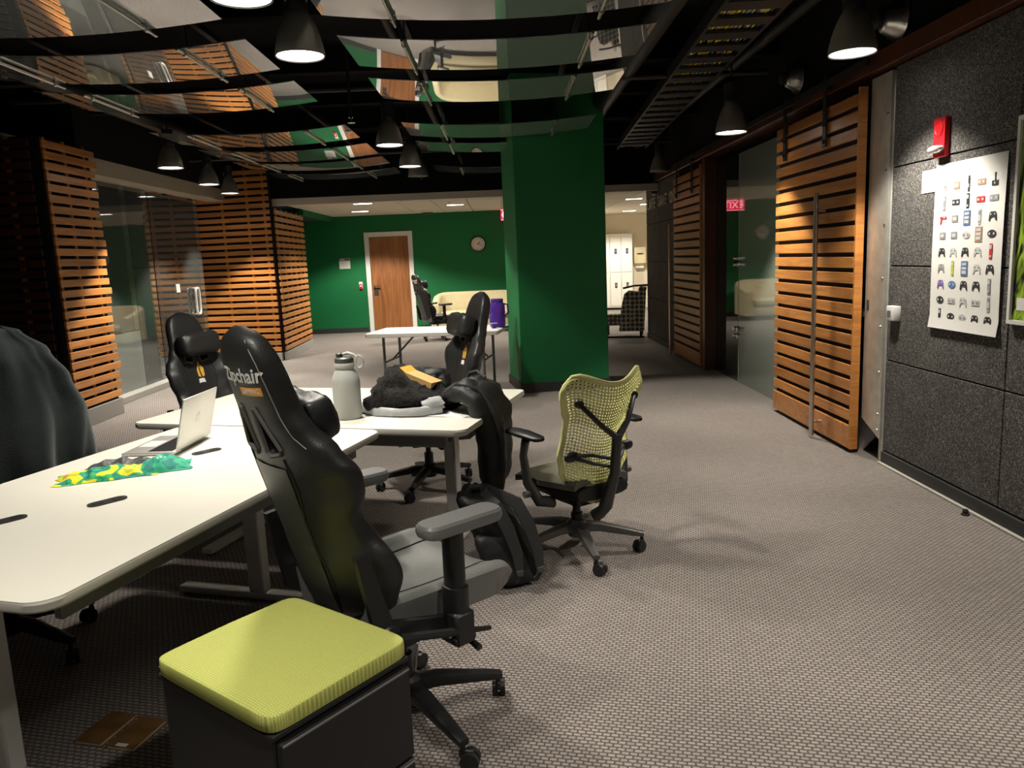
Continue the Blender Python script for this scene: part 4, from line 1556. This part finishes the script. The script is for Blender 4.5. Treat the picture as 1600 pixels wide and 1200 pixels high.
# ================================================================== PERFORATED OFFICE CHAIR
mc = empty('office_chair', (.325, 3.75, 0), R(124 - 90), 'lime green office chair with perforated plastic back beside the backpack', 'chair')
MWT = [(0, .10), (.05, .155), (.13, .195), (.22, .205), (.34, .185), (.44, .185), (.52, .215), (.58, .235), (.63, .235), (.67, .215)]


def mback(u, h, off=0.0):
    """shell in chair space: u -1..1, h 0..1 from lower lip to top edge"""
    hh = h * .66
    w_ = interp(MWT, hh) * 1.06
    # the top edge dips in the middle and rises to the shoulders
    top = .655 - .055 * math.cos(u * PI / 2) ** 2 + .02 * abs(u) ** 3 - .07 * abs(u) ** 9
    low = .0 + .07 * abs(u) ** 3
    z = low + (top - low) * h
    lean = .02 + .10 * h + .045 * math.sin(PI * min(1, h * 1.15)) * -1
    y = -.20 - lean + .085 * abs(u) ** 2 * (.65 + .5 * h) + .05 * max(0, .22 - h) / .22
    return Vector((u * w_, y - off, .30 + z))


def perforated():
    mb = MB()
    nu, nv = 30, 40
    TH = .006
    bm = mb.bm

    def vert(u, h, o):
        return bm.verts.new(mback(u, h, o))
    U = lambda i: -1 + 2 * i / nu
    H_ = lambda j: j / nv
    cache = {}

    def corner(i, j, k):
        if (i, j, k) not in cache:
            cache[(i, j, k)] = vert(U(i), H_(j), k * TH)
        return cache[(i, j, k)]
    for j in range(nv):
        for i in range(nu):
            solid = i < 1 or i >= nu - 1 or j < 1 or j >= nv - 1
            # slots widen and lengthen towards the lumbar zone; the waist web stays closed
            a = [corner(i, j, 0), corner(i + 1, j, 0), corner(i + 1, j + 1, 0), corner(i, j + 1, 0)]
            b = [corner(i, j, 1), corner(i + 1, j, 1), corner(i + 1, j + 1, 1), corner(i, j + 1, 1)]
            if solid:
                bm.faces.new(a[::-1])
                bm.faces.new(b)
                continue
            hx = .30 if j > 24 else (.42 if j < 12 else .40)
            hy = .27 if j > 24 else (.24 if j < 12 else .36)
            if j < 12 and (i + j) % 2:
                hx = .28
            off = 0 if j % 2 else .0
            cu, ch = U(i) + 1 / nu, H_(j) + .5 / nv
            du, dh = hx * 2 / nu, hy / nv
            ia = [vert(cu + sx * du, ch + sy * dh, 0) for sx, sy in ((-1, -1), (1, -1), (1, 1), (-1, 1))]
            ib = [vert(cu + sx * du, ch + sy * dh, TH) for sx, sy in ((-1, -1), (1, -1), (1, 1), (-1, 1))]
            for q in range(4):
                r_ = (q + 1) % 4
                bm.faces.new((a[r_], a[q], ia[q], ia[r_]))
                bm.faces.new((b[q], b[r_], ib[r_], ib[q]))
                bm.faces.new((ia[r_], ia[q], ib[q], ib[r_]))
    for i in range(nu):
        bm.faces.new((corner(i, 0, 0), corner(i + 1, 0, 0), corner(i + 1, 0, 1), corner(i, 0, 1)))
        bm.faces.new((corner(i + 1, nv, 0), corner(i, nv, 0), corner(i, nv, 1), corner(i + 1, nv, 1)))
    for j in range(nv):
        bm.faces.new((corner(0, j + 1, 0), corner(0, j, 0), corner(0, j, 1), corner(0, j + 1, 1)))
        bm.faces.new((corner(nu, j, 0), corner(nu, j + 1, 0), corner(nu, j + 1, 1), corner(nu, j, 1)))
    return mb


bk = P('backrest', perforated(), 'mirra_green', mc, smooth=35)
edge = [mback(-1, j / 16) for j in range(17)] + [mback(-1 + i / 8, 1) for i in range(1, 17)] + [mback(1, 1 - j / 16) for j in range(1, 17)] + [mback(1 - i / 8, 0) for i in range(1, 16)]
P('rim', MB().tube(edge, .0085, 8, True), 'mirra_green', bk)
# Y-shaped spine behind the shell
sp = MB()
yk = mback(0, .60, .075)
lowp = mback(0, .0, .05) + Vector((0, 0, -.02))
sp.loft([lowp + Vector((0, .06, -.05)), lowp, mback(0, .28, .085), mback(0, .45, .085), yk], [(.04, .03), (.038, .022), (.026, .02), (.024, .018), (.026, .017)], 12, power=.7, up=(0, 1, 0))
P('spine', sp, 'mirra_grey', mc, smooth=50)
for s in (-1, 1):
    e = mback(s * .74, .78, .006)
    mid = yk.lerp(e, .5) + Vector((0, -.02, -.025))
    arm = P('spine_arm', MB().loft([yk + Vector((0, 0, -.02)), mid, e + Vector((0, -.012, 0)), e], [(.019, .015), (.014, .012), (.012, .011), (.014, .012)], 10), 'mirra_grey', mc, smooth=50)
    P('arm_button', MB().cyl(e + Vector((0, -.022, 0)), e + Vector((0, .004, 0)), .018, n=14), 'plastic_black', arm)
    # lumbar wing: a slotted paddle reaching to each edge of the shell
    e2 = mback(s * .80, .36, .006)
    c2 = mback(0, .36, .075)
    lw = P('lumbar_paddle', MB().loft([c2 + Vector((0, 0, .018)), c2.lerp(e2, .5) + Vector((0, -.008, .020)), e2], [(.009, .008), (.009, .008), (.012, .01)], 10).loft([c2 + Vector((0, 0, -.022)), c2.lerp(e2, .5) + Vector((0, -.008, -.018)), e2 + Vector((0, 0, -.006))], [(.009, .008), (.009, .008), (.012, .01)], 10), 'mirra_grey', mc, smooth=50)
    P('lumbar_knob', MB().blob(e2 + Vector((0, -.014, -.003)), (.042, .016, .024), .8, 16, 10), 'plastic_black', lw)
# seat


def mseat(u, v):
    x = (u - .5) * 2
    w_ = .235 * (.72 + .28 * min(1, v * 2.2)) - .03 * v ** 4
    return Vector((x * w_, -.20 + .44 * v, .435 - .018 * math.cos(x * PI / 2) * math.sin(PI * v) - .03 * max(0, v - .75) / .25 - .02 * abs(x) ** 5))


rings = []
for jj in range(15):
    top = [mseat(i / 20, jj / 14) for i in range(21)]
    bot = [p + Vector((0, 0, -.028)) for p in top[::-1]]
    rings.append(top + bot)
P('seat', MB().rings(rings), 'mirra_seat', mc, smooth=60)
P('seat_pan', MB().loft([(0, -.21, .36), (0, -.1, .36), (0, .1, .365), (0, .22, .385)], [(.16, .035), (.20, .045), (.21, .035), (.20, .012)], 14, power=.6, up=(0, 0, 1)), 'plastic_black', mc, smooth=50)
P('tilt_housing', MB().box((-.10, -.13, .27), (.10, .10, .335), .02, 2), 'plastic_black', mc)
P('gas_column', MB().cyl((0, 0, .08), (0, 0, .20), .030, n=18).cyl((0, 0, .20), (0, 0, .275), .02, n=18), 'plastic_black', mc)
for s in (-1, 1):
    ap = P('arm_post', MB().loft([(s * .19, -.06, .31), (s * .27, -.05, .33), (s * .305, -.01, .42), (s * .310, .01, .55), (s * .31, -.01, .615), (s * .31, -.02, .635)], [(.028, .02), (.03, .022), (.03, .02), (.026, .016), (.026, .018), (.026, .02)], 12, power=.7), 'mirra_grey', mc, smooth=50)
    P('arm_pad', MB().loft([(s * .31, -.15, .655), (s * .312, -.12, .655), (s * .312, .0, .660), (s * .308, .10, .658), (s * .303, .14, .652)], [(.012, .008), (.036, .016), (.046, .018), (.040, .017), (.014, .009)], 16, up=(0, 0, 1)), 'plastic_black', mc, smooth=60)
    P('arm_knob', MB().cyl((s * .30, -.03, .37), (s * .34, -.03, .37), .017, n=12), 'plastic_grey', ap)
star_base(mc, .335, 'mirra_base', R(-80 - 124))

# ================================================================== CUSHIONED CABINET
cab = empty('pedestal_cabinet', (-.585, 1.785, 0), math.atan2(-.29, .372), 'dark metal drawer pedestal with lime green cushion top', 'cabinet')
CW, CD = .46, .40     # long side faces the camera's left, short side the right
P('body', MB().box((-CW / 2 + .004, -CD / 2 + .004, .012), (CW / 2 - .004, CD / 2 - .004, .497), .004), 'cab_metal', cab, smooth=0)
P('top_plate', MB().box((-CW / 2 - .003, -CD / 2 - .003, .4975), (CW / 2 + .003, CD / 2 + .003, .512), .003), 'cab_metal', cab, smooth=0)
for z0, z1 in ((.02, .245), (.25, .495)):
    dr = P('drawer', MB().box((CW / 2 - .0035, -CD / 2 + .008, z0), (CW / 2 + .014, CD / 2 - .008, z1 - .003), .003), 'cab_metal', cab, smooth=0)
    P('drawer_lip', MB().box((CW / 2 + .0145, -CD / 2 + .012, z1 - .012), (CW / 2 + .018, CD / 2 - .012, z1 - .006), .001), 'leg_grey', dr, smooth=0)
for q in ((-1, -1), (1, -1), (1, 1), (-1, 1)):
    P('glide', MB().lathe([(.02, 0), (.02, .0119)], 12, m=Matrix.Translation((q[0] * (CW / 2 - .05), q[1] * (CD / 2 - .05), 0))), 'rubber', cab)


def cush(p):
    z = p.z
    if z > 0:
        p.z = z * (1 + .12 * math.cos(p.x / CW * PI * .9) * math.cos(p.y / CD * PI * .9)) + .004 * mnoise.noise(p * 9)
    return p


cu = P('cushion', MB().blob((0, 0, .536), (CW / 2 + .008, CD / 2 + .008, .024), .16, 64, 20, fn=cush), 'lime_fabric', cab, smooth=70, label='lime green woven seat cushion')
P('cushion_tab', MB().box((-CW / 2 - .018, -CD / 2 + .01, .515), (-CW / 2 - .004, -CD / 2 + .05, .522), .002), 'lime_fabric', cu)

# ================================================================== THINGS ON THE TABLES
TZ = .7415
# ---- laptop: lid back turned to the right, keyboard side to the left
lp = empty('laptop', (-1.372, 3.265, TZ), R(-93), 'open silver laptop on the near white table', 'laptop')
# local x along the hinge, local y away from the user (towards the lid)
P('feet', MB().box((-.15, -.21, 0), (.15, -.01, .002)), 'rubber', lp, smooth=0)
lb = P('base', MB().box((-.163, -.228, .002), (.163, 0, .014), .004, 2), 'laptop_alu', lp)
P('keyboard_well', MB().box((-.142, -.125, .0141), (.142, -.022, .0146)), 'laptop_screen', lb, smooth=0)
km = MB().box((-.0085, -.0075, 0), (.0085, .0075, .0022), .0008).mesh('key', 'laptop_keys', 0)
for r in range(5):
    for c in range(14):
        link('key', km, lb, (-.130 + .020 * c, -.114 + .0195 * r, .0147))
P('trackpad', MB().box((-.055, -.212, .0141), (.055, -.137, .0147)), 'leg_white', lb, smooth=0)
ml = Matrix.Translation((0, .002, .016)) @ Matrix.Rotation(R(-14), 4, 'X')
ld = P('lid', MB().box((-.163, 0, .0), (.163, .007, .222), .003, 2, m=ml), 'laptop_alu', lp)
P('screen', MB().box((-.152, -.0012, .012), (.152, -.0002, .212), m=ml), 'laptop_screen', ld, smooth=0)
P('hinge', MB().cyl((-.11, .002, .014), (.11, .002, .014), .005, n=10), 'plastic_black', lp)
apl = [(0, .010), (.006, .0145), (.014, .0135), (.019, .008), (.0165, .002), (.019, -.006), (.014, -.017), (.008, -.0195), (0, -.017), (-.008, -.0195), (-.014, -.017), (-.019, -.006), (-.0195, .004), (-.015, .012), (-.007, .0145)]
mlogo = ml @ Matrix.Translation((0, .0071, .115)) @ Matrix(((-1, 0, 0, 0), (0, 0, 1, 0), (0, 1, 0, 0), (0, 0, 0, 1)))
P('emblem', MB().prism(apl, 0, .0006, m=mlogo), 'print_white', ld, smooth=0, label='pale fruit shaped emblem')
P('emblem_leaf', MB().prism([(0, .017), (.007, .019), (.009, .027), (.002, .024)], 0, .0006, m=mlogo), 'print_white', ld, smooth=0)

# ---- crumpled sports jersey
je = empty('jersey', (-1.475, 2.875, TZ), R(22), 'crumpled yellow and green sports jersey on the near table', 'clothing')


def crumple(cx, cy, sx, sy, hh, seed, nu=60, nv=44):
    def f(u, v):
        a, b = 2 * u - 1, 2 * v - 1
        r = min(1, (abs(a) ** 2.6 + abs(b) ** 2.6) ** (1 / 2.6))
        q = Vector((a * sx * 14, b * sy * 14, seed))
        wob = 1 + .16 * mnoise.noise(Vector((a * 2.2, b * 2.2, seed)))
        rg = 1 - abs(mnoise.noise(q)) * 2
        rg2 = 1 - abs(mnoise.noise(q * 2.1 + Vector((4, 2, 1)))) * 2
        z = hh * (1 - r ** 3) * (.55 + .35 * rg + .18 * rg2) + .002
        return (cx + a * sx * wob, cy + b * sy * wob, max(.0015, z))
    return MB().grid(f, nu, nv)


P('front_cloth', crumple(-.06, -.035, .165, .085, .038, 1.7), 'jersey_print', je, smooth=75, label='yellow and green printed cloth')
P('back_cloth', crumple(.135, -.02, .095, .085, .046, 5.2), 'jersey_teal', je, smooth=75, label='teal green cloth with white lettering')
P('lining', crumple(-.01, .055, .14, .06, .044, 9.1), 'jersey_grey', je, smooth=75, label='shiny grey lining')
for k in range(4):
    P('stripe', MB().tube([(.10 + .014 * k, .02, .037), (.112 + .014 * k, -.008, .043), (.118 + .014 * k, -.03, .041)], .0036, 6), 'print_white', je)

# ---- water bottle
x, y = -.79, 3.735
bt = empty('water_bottle', (x, y, TZ), 0, 'pale grey insulated water bottle on the second table', 'bottle')
P('body', MB().lathe([(.058, 0), (.066, .004), (.068, .012), (.0675, .014), (.068, .016), (.068, .185), (.064, .205), (.048, .238), (.044, .245), (.044, .252)], 40), 'bottle_paint', bt, smooth=50)
P('collar', MB().lathe([(.047, .2525), (.048, .256), (.048, .272), (.046, .275)], 32), 'bottle_paint', bt)
ldb = P('lid', MB().lathe([(.045, .2755), (.046, .28), (.045, .297), (.038, .303), (.001, .304)], 32), 'lid_dark', bt)
P('spout_cap', MB().lathe([(.016, .3045), (.017, .308), (.017, .32), (.012, .324)], 18, m=Matrix.Translation((-.022, 0, 0))), 'lid_dark', ldb)
P('carry_loop', MB().tube([(-.01, 0, .315), (.02, -.005, .322), (.05, -.008, .312), (.062, -.01, .30)], [.006, .008, .008, .006], 8), 'bottle_paint', ldb)
P('carry_ring', MB().tube([(.075 + .022 * math.cos(i * PI / 8) * .8, -.012, .278 + .03 * math.sin(i * PI / 8)) for i in range(16)], .0055, 8, True), 'bottle_paint', ldb)

# ---- fleece jacket heaped on the table
sj = empty('fleece_jacket', (-.505, 3.93, TZ), R(-12), 'heaped black fleece jacket with grey lining on the second table', 'jacket')


def heap(p):
    p.z = max(0.0012 - .0, p.z) if p.z < 0 else p.z
    return p


P('body', MB().blob((0, 0, .0), (.23, .21, .18), .75, 72, 44, amp=.06, freq=8, fn=lambda p: Vector((p.x, p.y, max(.001, p.z * (1 - .35 * max(0, p.x / .22))))), seed=2), 'sherpa', sj, smooth=80)
P('hood_fold', MB().blob((.03, .13, .13), (.15, .09, .06), .8, 36, 20, amp=.03, freq=14, seed=6), 'nylon_black', sj, smooth=80)
pts = [(-.245, -.03, .035), (-.205, -.14, .030), (-.10, -.215, .024), (.03, -.24, .022), (.13, -.225, .026), (.22, -.17, .03)]
P('lining_edge', MB().loft(pts, [(.012, .022), (.014, .028), (.014, .024), (.014, .02), (.014, .024), (.012, .026)], 12, up=(0, 0, 1), fn=lambda q, a, t_: q + Vector((0, 0, .006 * mnoise.noise(q * 25)))), 'lining_grey', sj, smooth=70, label='pale grey satin lining edge')
P('cuff', MB().loft([(.13, -.19, .045), (.175, -.175, .055), (.215, -.15, .06)], [(.030, .026), (.036, .030), (.032, .026)], 14, fn=lambda q, a, t_: q + Vector((.01 * math.sin(5 * t_), 0, .006 * math.cos(4 * t_)))), 'lining_grey', sj, smooth=70)

# ---- open cardboard box
bx = empty('cardboard_box', (-.44, 3.90, TZ + .115), R(-32), 'small open cardboard carton lying on the black fleece jacket', 'box')
mbx = Matrix.Rotation(R(16), 4, 'Y')
for lo, hi in (((-.08, -.045, 0), (.09, .045, .003)), ((-.08, -.045, .052), (.09, .045, .055)), ((-.08, -.045, .003), (.09, -.042, .052)), ((-.08, .042, .003), (.09, .045, .052)), ((.087, -.042, .003), (.09, .042, .052))):
    P('side', MB().box(lo, hi, m=mbx), 'cardboard', bx, smooth=0)
P('flap', MB().box((0, -.045, 0), (.045, .045, .0025), m=mbx @ Matrix.Translation((-.08, 0, .055)) @ Matrix.Rotation(R(200), 4, 'Y')), 'box_orange', bx, smooth=0)
P('flap', MB().box((0, -.042, 0), (.04, .042, .0025), m=mbx @ Matrix.Translation((-.08, 0, .0)) @ Matrix.Rotation(R(150), 4, 'Y')), 'box_orange', bx, smooth=0)
P('flap', MB().box((-.04, 0, 0), (0, .0025, .05), m=mbx @ Matrix.Translation((-.08, -.045, .002)) @ Matrix.Rotation(R(-35), 4, 'Z')), 'box_orange', bx, smooth=0)

# ---- white sheet of paper between jacket and bag
pp = empty('paper_sheets', (-.27, 3.715, TZ), R(-30), 'loose white paper sheets between fleece jacket and black bag', 'paper')
for k in range(3):
    P('sheet', MB().box((-.11, -.075, .0015 * k), (.10, .075, .0015 * k + .0012), m=rotz(.12 * k)), 'paper', pp, smooth=0)

# ---- black bag slung over the table's right edge
bg = empty('shoulder_bag', (-.155, 3.80, TZ), R(-16.6), 'limp black nylon bag hanging over the right edge of the second table', 'bag')


def bfn(q, a, t_):
    n_ = mnoise.fractal(q * 6 + Vector((3, 9, 1)), 1.0, 2.0, 4)
    d_ = Vector((1, .4, .3)) * .032 * n_
    return q + d_


path = [(-.19, .03, .045), (-.11, .02, .085), (-.02, .0, .105), (.05, -.01, .080), (.085, -.02, .0), (.095, -.03, -.12), (.095, -.035, -.24), (.09, -.04, -.35), (.085, -.04, -.42)]
rad = [(.08, .025), (.15, .045), (.18, .055), (.19, .062), (.19, .068), (.185, .068), (.165, .062), (.13, .05), (.07, .025)]
pv = []
for i in range(len(path) - 1):
    for k in range(5):
        t_ = k / 5
        pv.append((Vector(path[i]).lerp(Vector(path[i + 1]), t_), tuple(rad[i][c] * (1 - t_) + rad[i + 1][c] * t_ for c in (0, 1))))
pv.append((Vector(path[-1]), rad[-1]))
brings = []
for i, (p, r) in enumerate(pv):
    d_ = (pv[min(len(pv) - 1, i + 1)][0] - pv[max(0, i - 1)][0])
    d_ = Vector((d_.x, 0, d_.z)).normalized()
    nn = Vector((d_.z, 0, -d_.x)) * -1
    ring = []
    for j in range(48):
        t_ = 2 * PI * j / 48
        c_, s_ = math.cos(t_), math.sin(t_)
        q = p + Vector((0, 1, 0)) * r[0] * math.copysign(abs(c_) ** .8, c_) + nn * r[1] * math.copysign(abs(s_) ** .8, s_)
        am = .016 * mnoise.fractal(q * 7 + Vector((3, 9, 1)), 1.0, 2.0, 4) + .010 * math.sin(q.y * 34 + q.z * 5) * (1 if i > 14 else .4)
        ring.append(q + nn * am * (1 if s_ > 0 else -1) + Vector((0, .012 * mnoise.noise(q * 8), 0)))
    brings.append(ring)
P('body', MB().rings(brings), 'nylon_black', bg, smooth=80)
P('flap_pocket', MB().blob((.01, -.03, .115), (.11, .14, .045), .7, 32, 16, amp=.03, freq=12, seed=3, fn=lambda p: Vector((p.x, p.y, p.z - .5 * max(0, p.x)))), 'nylon_black', bg, smooth=80)
P('strap', MB().loft([(-.13, -.10, .09), (-.05, -.14, .145), (.06, -.16, .135), (.135, -.17, .03), (.165, -.16, -.10), (.16, -.14, -.28)], [(.015, .004)] * 6, 8, up=(0, 1, .3)), 'strap_grey', bg, smooth=40)
P('logo_tab', MB().box((.158, -.10, -.06), (.164, -.07, -.045), .002), 'strap_grey', bg)
P('handle', MB().tube([(-.09, .10, .12), (-.06, .08, .175), (-.01, .05, .19), (.04, .03, .16)], .008, 8), 'strap_grey', bg)

# ---- backpack on the carpet
bp_ = empty('backpack', (-.075, 3.46, 0), R(20), 'black backpack with grey shoulder straps slumped on the carpet', 'backpack')


def lean(p):
    return Vector((p.x - .10 * (p.z / .22), p.y + .03 * (p.z / .22), p.z))


P('body', MB().blob((0, 0, .225), (.115, .15, .222), .62, 48, 28, amp=.03, freq=9, seed=8, fn=lean), 'nylon_black', bp_, smooth=80)
P('pocket', MB().blob((-.02, -.135, .14), (.10, .05, .12), .6, 32, 18, amp=.012, freq=12, seed=4, fn=lean), 'nylon_black', bp_, smooth=80)
for q, lb_ in ((-.055, 0), (.045, 1)):
    st = P('shoulder_strap', MB().loft([(-.06 + q * .4, -.06, .44), (.0 + q, -.15, .40), (.04 + q, -.19, .30), (.075 + q, -.20, .18), (.085 + q, -.195, .09)], [(.028, .008), (.03, .009), (.03, .009), (.026, .008), (.02, .006)], 10, up=(0, 1, .2), power=.7), 'strap_grey', bp_, smooth=40)
    P('buckle', MB().box((.068 + q, -.208, .07), (.102 + q, -.192, .10), .004), 'lid_dark', st)
    P('webbing', MB().loft([(.085 + q, -.198, .07), (.07 + q, -.185, .035), (.04 + q, -.17, .03)], [(.011, .002)] * 3, 6, up=(0, 1, .2)), 'strap_grey', st)
P('top_handle', MB().tube([(-.15, -.03, .43), (-.14, -.05, .475), (-.09, -.06, .475), (-.08, -.05, .43)], .010, 8), 'strap_grey', bp_)

# ---- notebooks lying under the near table
for x, y, lb_ in ((-1.375, 2.345, 'left'), (-1.255, 2.31, 'right')):
    b_ = empty('notebook', (x, y, 0), R(-14), '%s one of two brown notebooks on the carpet under the near table' % lb_, 'book')
    P('pages', MB().box((-.048, -.078, .002), (.048, .078, .011)), 'book_pages', b_, smooth=0)
    P('cover', MB().box((-.052, -.08, .0112), (.052, .082, .0135), .001), 'book_brown', b_, smooth=0)
    P('cover', MB().box((-.052, -.08, 0), (.052, .082, .0018)), 'book_brown', b_, smooth=0)
    if lb_ == 'right':
        P('sticker', MB().box((-.02, -.077, .0136), (.02, -.062, .0141)), 'print_white', b_, smooth=0)

# ================================================================== FAR THINGS
# ---- purple jug on the folding table
ju = empty('drink_jug', (-.075, 8.50, .746), 0, 'translucent purple plastic jug on the folding table', 'jug')
P('body', MB().lathe([(.070, 0), (.086, .006), (.088, .08), (.083, .12), (.088, .16), (.086, .235), (.070, .262), (.066, .27)], 28), 'purple', ju, smooth=50)
P('lid', MB().lathe([(.068, .2705), (.070, .274), (.070, .30), (.064, .306)], 28), 'purple', ju, smooth=50)
P('handle', MB().tube([(.062, 0, .25), (.115, 0, .24), (.122, 0, .15), (.078, 0, .11)], .010, 8), 'purple', ju)
for x, y, lb_ in ((-.115, 8.32, 'purple paper cup lying before the purple jug'),):
    o = empty('cup', (x, y, .746), 0, lb_, 'cup')
    P('wall', MB().lathe([(.026, 0), (.034, .05), (.036, .052), (.032, .05), (.024, .004)], 20), 'purple', o)
    P('rim', MB().tube([(.036 * math.cos(i * PI / 10), .036 * math.sin(i * PI / 10), .054) for i in range(20)], .0025, 6, True), 'print_white', o)
o = tag(link('phone', MB().box((-.035, -.07, 0), (.035, .07, .008), .003).mesh('phone', 'laptop_screen', 30), None, (-.02, 8.38, .7465), R(35)), 'dark phone at the right end of the folding table', 'phone')

# ---- beige sofa
so = empty('sofa', (-.62, 16.25, 0), 0, 'beige curved two seat sofa against the green wall', 'sofa')
path = []
for i in range(25):
    a = PI + PI * i / 24
    path.append(Vector((.80 * math.copysign(abs(math.cos(a)) ** .45, math.cos(a)), .10 - .42 * -1 * math.copysign(abs(math.sin(a)) ** .45, -math.sin(a)) + 0, 0)))
path = [Vector((-.80, -.42, 0))] + [p for p in path] + [Vector((.80, -.42, 0))]
rings = []
for i, p in enumerate(path):
    k = max(0, min(1, (p.y + .42) / .9))
    top = .60 + .22 * k ** 1.5
    a = path[max(0, i - 1)]
    c = path[min(len(path) - 1, i + 1)]
    d_ = (c - a).normalized()
    n_ = Vector((-d_.y, d_.x, 0))
    rings.append([p + n_ * w_ + Vector((0, 0, z)) for w_, z in ((-.08, .10), (.08, .10), (.085, top - .06), (.07, top - .02), (.03, top), (-.03, top), (-.07, top - .02), (-.085, top - .06))])
P('back', MB().rings(rings), 'sofa_fabric', so, smooth=50)
P('seat_base', MB().box((-.74, -.40, .10), (.74, .40, .30), .02, 2), 'sofa_fabric', so)
P('seat_cushion', MB().box((-.70, -.43, .302), (.70, .38, .44), .04, 3), 'sofa_fabric', so)
for q in ((-.7, -.34), (.7, -.34), (-.6, .38), (.6, .38)):
    P('leg', MB().lathe([(.02, 0), (.028, .099)], 12, m=Matrix.Translation((q[0], q[1], 0))), 'locker_dark', so)

# ---- lockers and towel dispenser in the bright room
for k in range(4):
    x = 2.42 + .305 * k
    o = empty('locker', (x, 21.19, 0), 0, '%s white metal locker column in the bright room' % ('leftmost', 'second', 'third', 'rightmost')[k], 'locker', 'white lockers')
    P('body', MB().box((-.15, -.45, .0), (.15, 0, 1.95), .004), 'locker_white', o, smooth=0)
    P('cap', MB().box((-.152, -.47, 1.951), (.152, 0, 2.0), .006), 'locker_white', o, smooth=0)
    for z0, z1 in ((.10, .98), (1.0, 1.90)):
        dd = P('door', MB().box((-.135, -.466, z0), (.135, -.451, z1), .004), 'locker_white', o, smooth=0)
        P('latch', MB().box((-.03, -.474, z0 + .48), (.035, -.467, z0 + .62), .003), 'locker_dark', dd)
        P('handle', MB().box((-.012, -.482, z0 + .52), (.018, -.4745, z0 + .58), .002), 'steel', dd)
o = empty('towel_dispenser', (3.73, 21.19, 1.22), 0, 'cream paper towel dispenser on the wall right of the lockers', 'dispenser')
P('housing', MB().box((-.16, -.22, -.02), (.16, 0, .42), .02, 2), 'dispenser', o)
P('window', MB().prism(ell(0, 0, .10, .022, 20), 0, .004, m=Matrix.Translation((0, -.2205, .24)) @ Matrix.Rotation(PI / 2, 4, 'X')), 'locker_dark', o, smooth=0)
P('paper_towel', MB().box((-.11, -.12, -.14), (.11, -.115, -.0205)), 'paper', o, smooth=0)

# ---- patterned lounge chair before the locker room
lc = empty('lounge_chair', (2.18, 13.95, 0), R(-12), 'lounge chair in dotted fabric with black frame at the locker room entrance', 'chair')
P('seat', MB().box((-.34, -.30, .22), (.22, .30, .43), .04, 3), 'dot_fabric', lc)
P('backrest', MB().box((-.06, -.30, 0), (.07, .30, .52), .04, 3, m=Matrix.Translation((.20, 0, .40)) @ Matrix.Rotation(R(16), 4, 'Y')), 'dot_fabric', lc)
P('side_panel', MB().prism([(-.08, .12), (.36, .12), (.40, .80), (.10, .84), (.02, .78), (-.04, .52)], -.36, -.302, m=Matrix(((1, 0, 0, 0), (0, 0, 1, 0), (0, 1, 0, 0), (0, 0, 0, 1)))), 'dot_fabric', lc, smooth=30)
P('top_rail', MB().tube([(.0, -.33, .88), (.20, -.31, .92), (.42, -.2, .92), (.44, .25, .92)], .018, 8), 'black_steel', lc)
P('arm', MB().box((-.36, .305, .46), (.2, .36, .50), .01), 'black_steel', lc)
for q in ((-.32, -.28), (.30, -.28), (-.32, .28), (.30, .28)):
    P('leg', MB().box((q[0] - .022, q[1] - .022, 0), (q[0] + .022, q[1] + .022, .24), .004), 'black_steel', lc)
P('sled_rail', MB().box((-.38, -.30, .0), (.36, -.26, .03), .004), 'black_steel', lc)
o = empty('door_closer', (2.52, 12.57, 2.40), 0, 'small chrome sensor under the soffit beside the far felt wall', 'sensor')
P('housing', MB().box((-.10, -.05, 0), (.0, .02, .045), .008), 'locker_dark', o)
P('lens', MB().blob((-.05, -.04, -.005), (.03, .025, .02), 1.0, 14, 8), 'lens', o)

# ---- blue pouch on the carpet behind the hoodie's chair
o = empty('fabric_pouch', (-2.10, 3.56, 0), R(30), 'small blue fabric pouch on the carpet behind the table at left', 'bag')
P('body', MB().blob((0, 0, .075), (.06, .08, .075), .7, 28, 16, amp=.02, freq=14, seed=5), 'ink_blue', o, smooth=80)
P('drawstring', MB().tube([(-.02, 0, .145), (0, .01, .165), (.02, 0, .145)], .004, 6), 'seam_black', o)
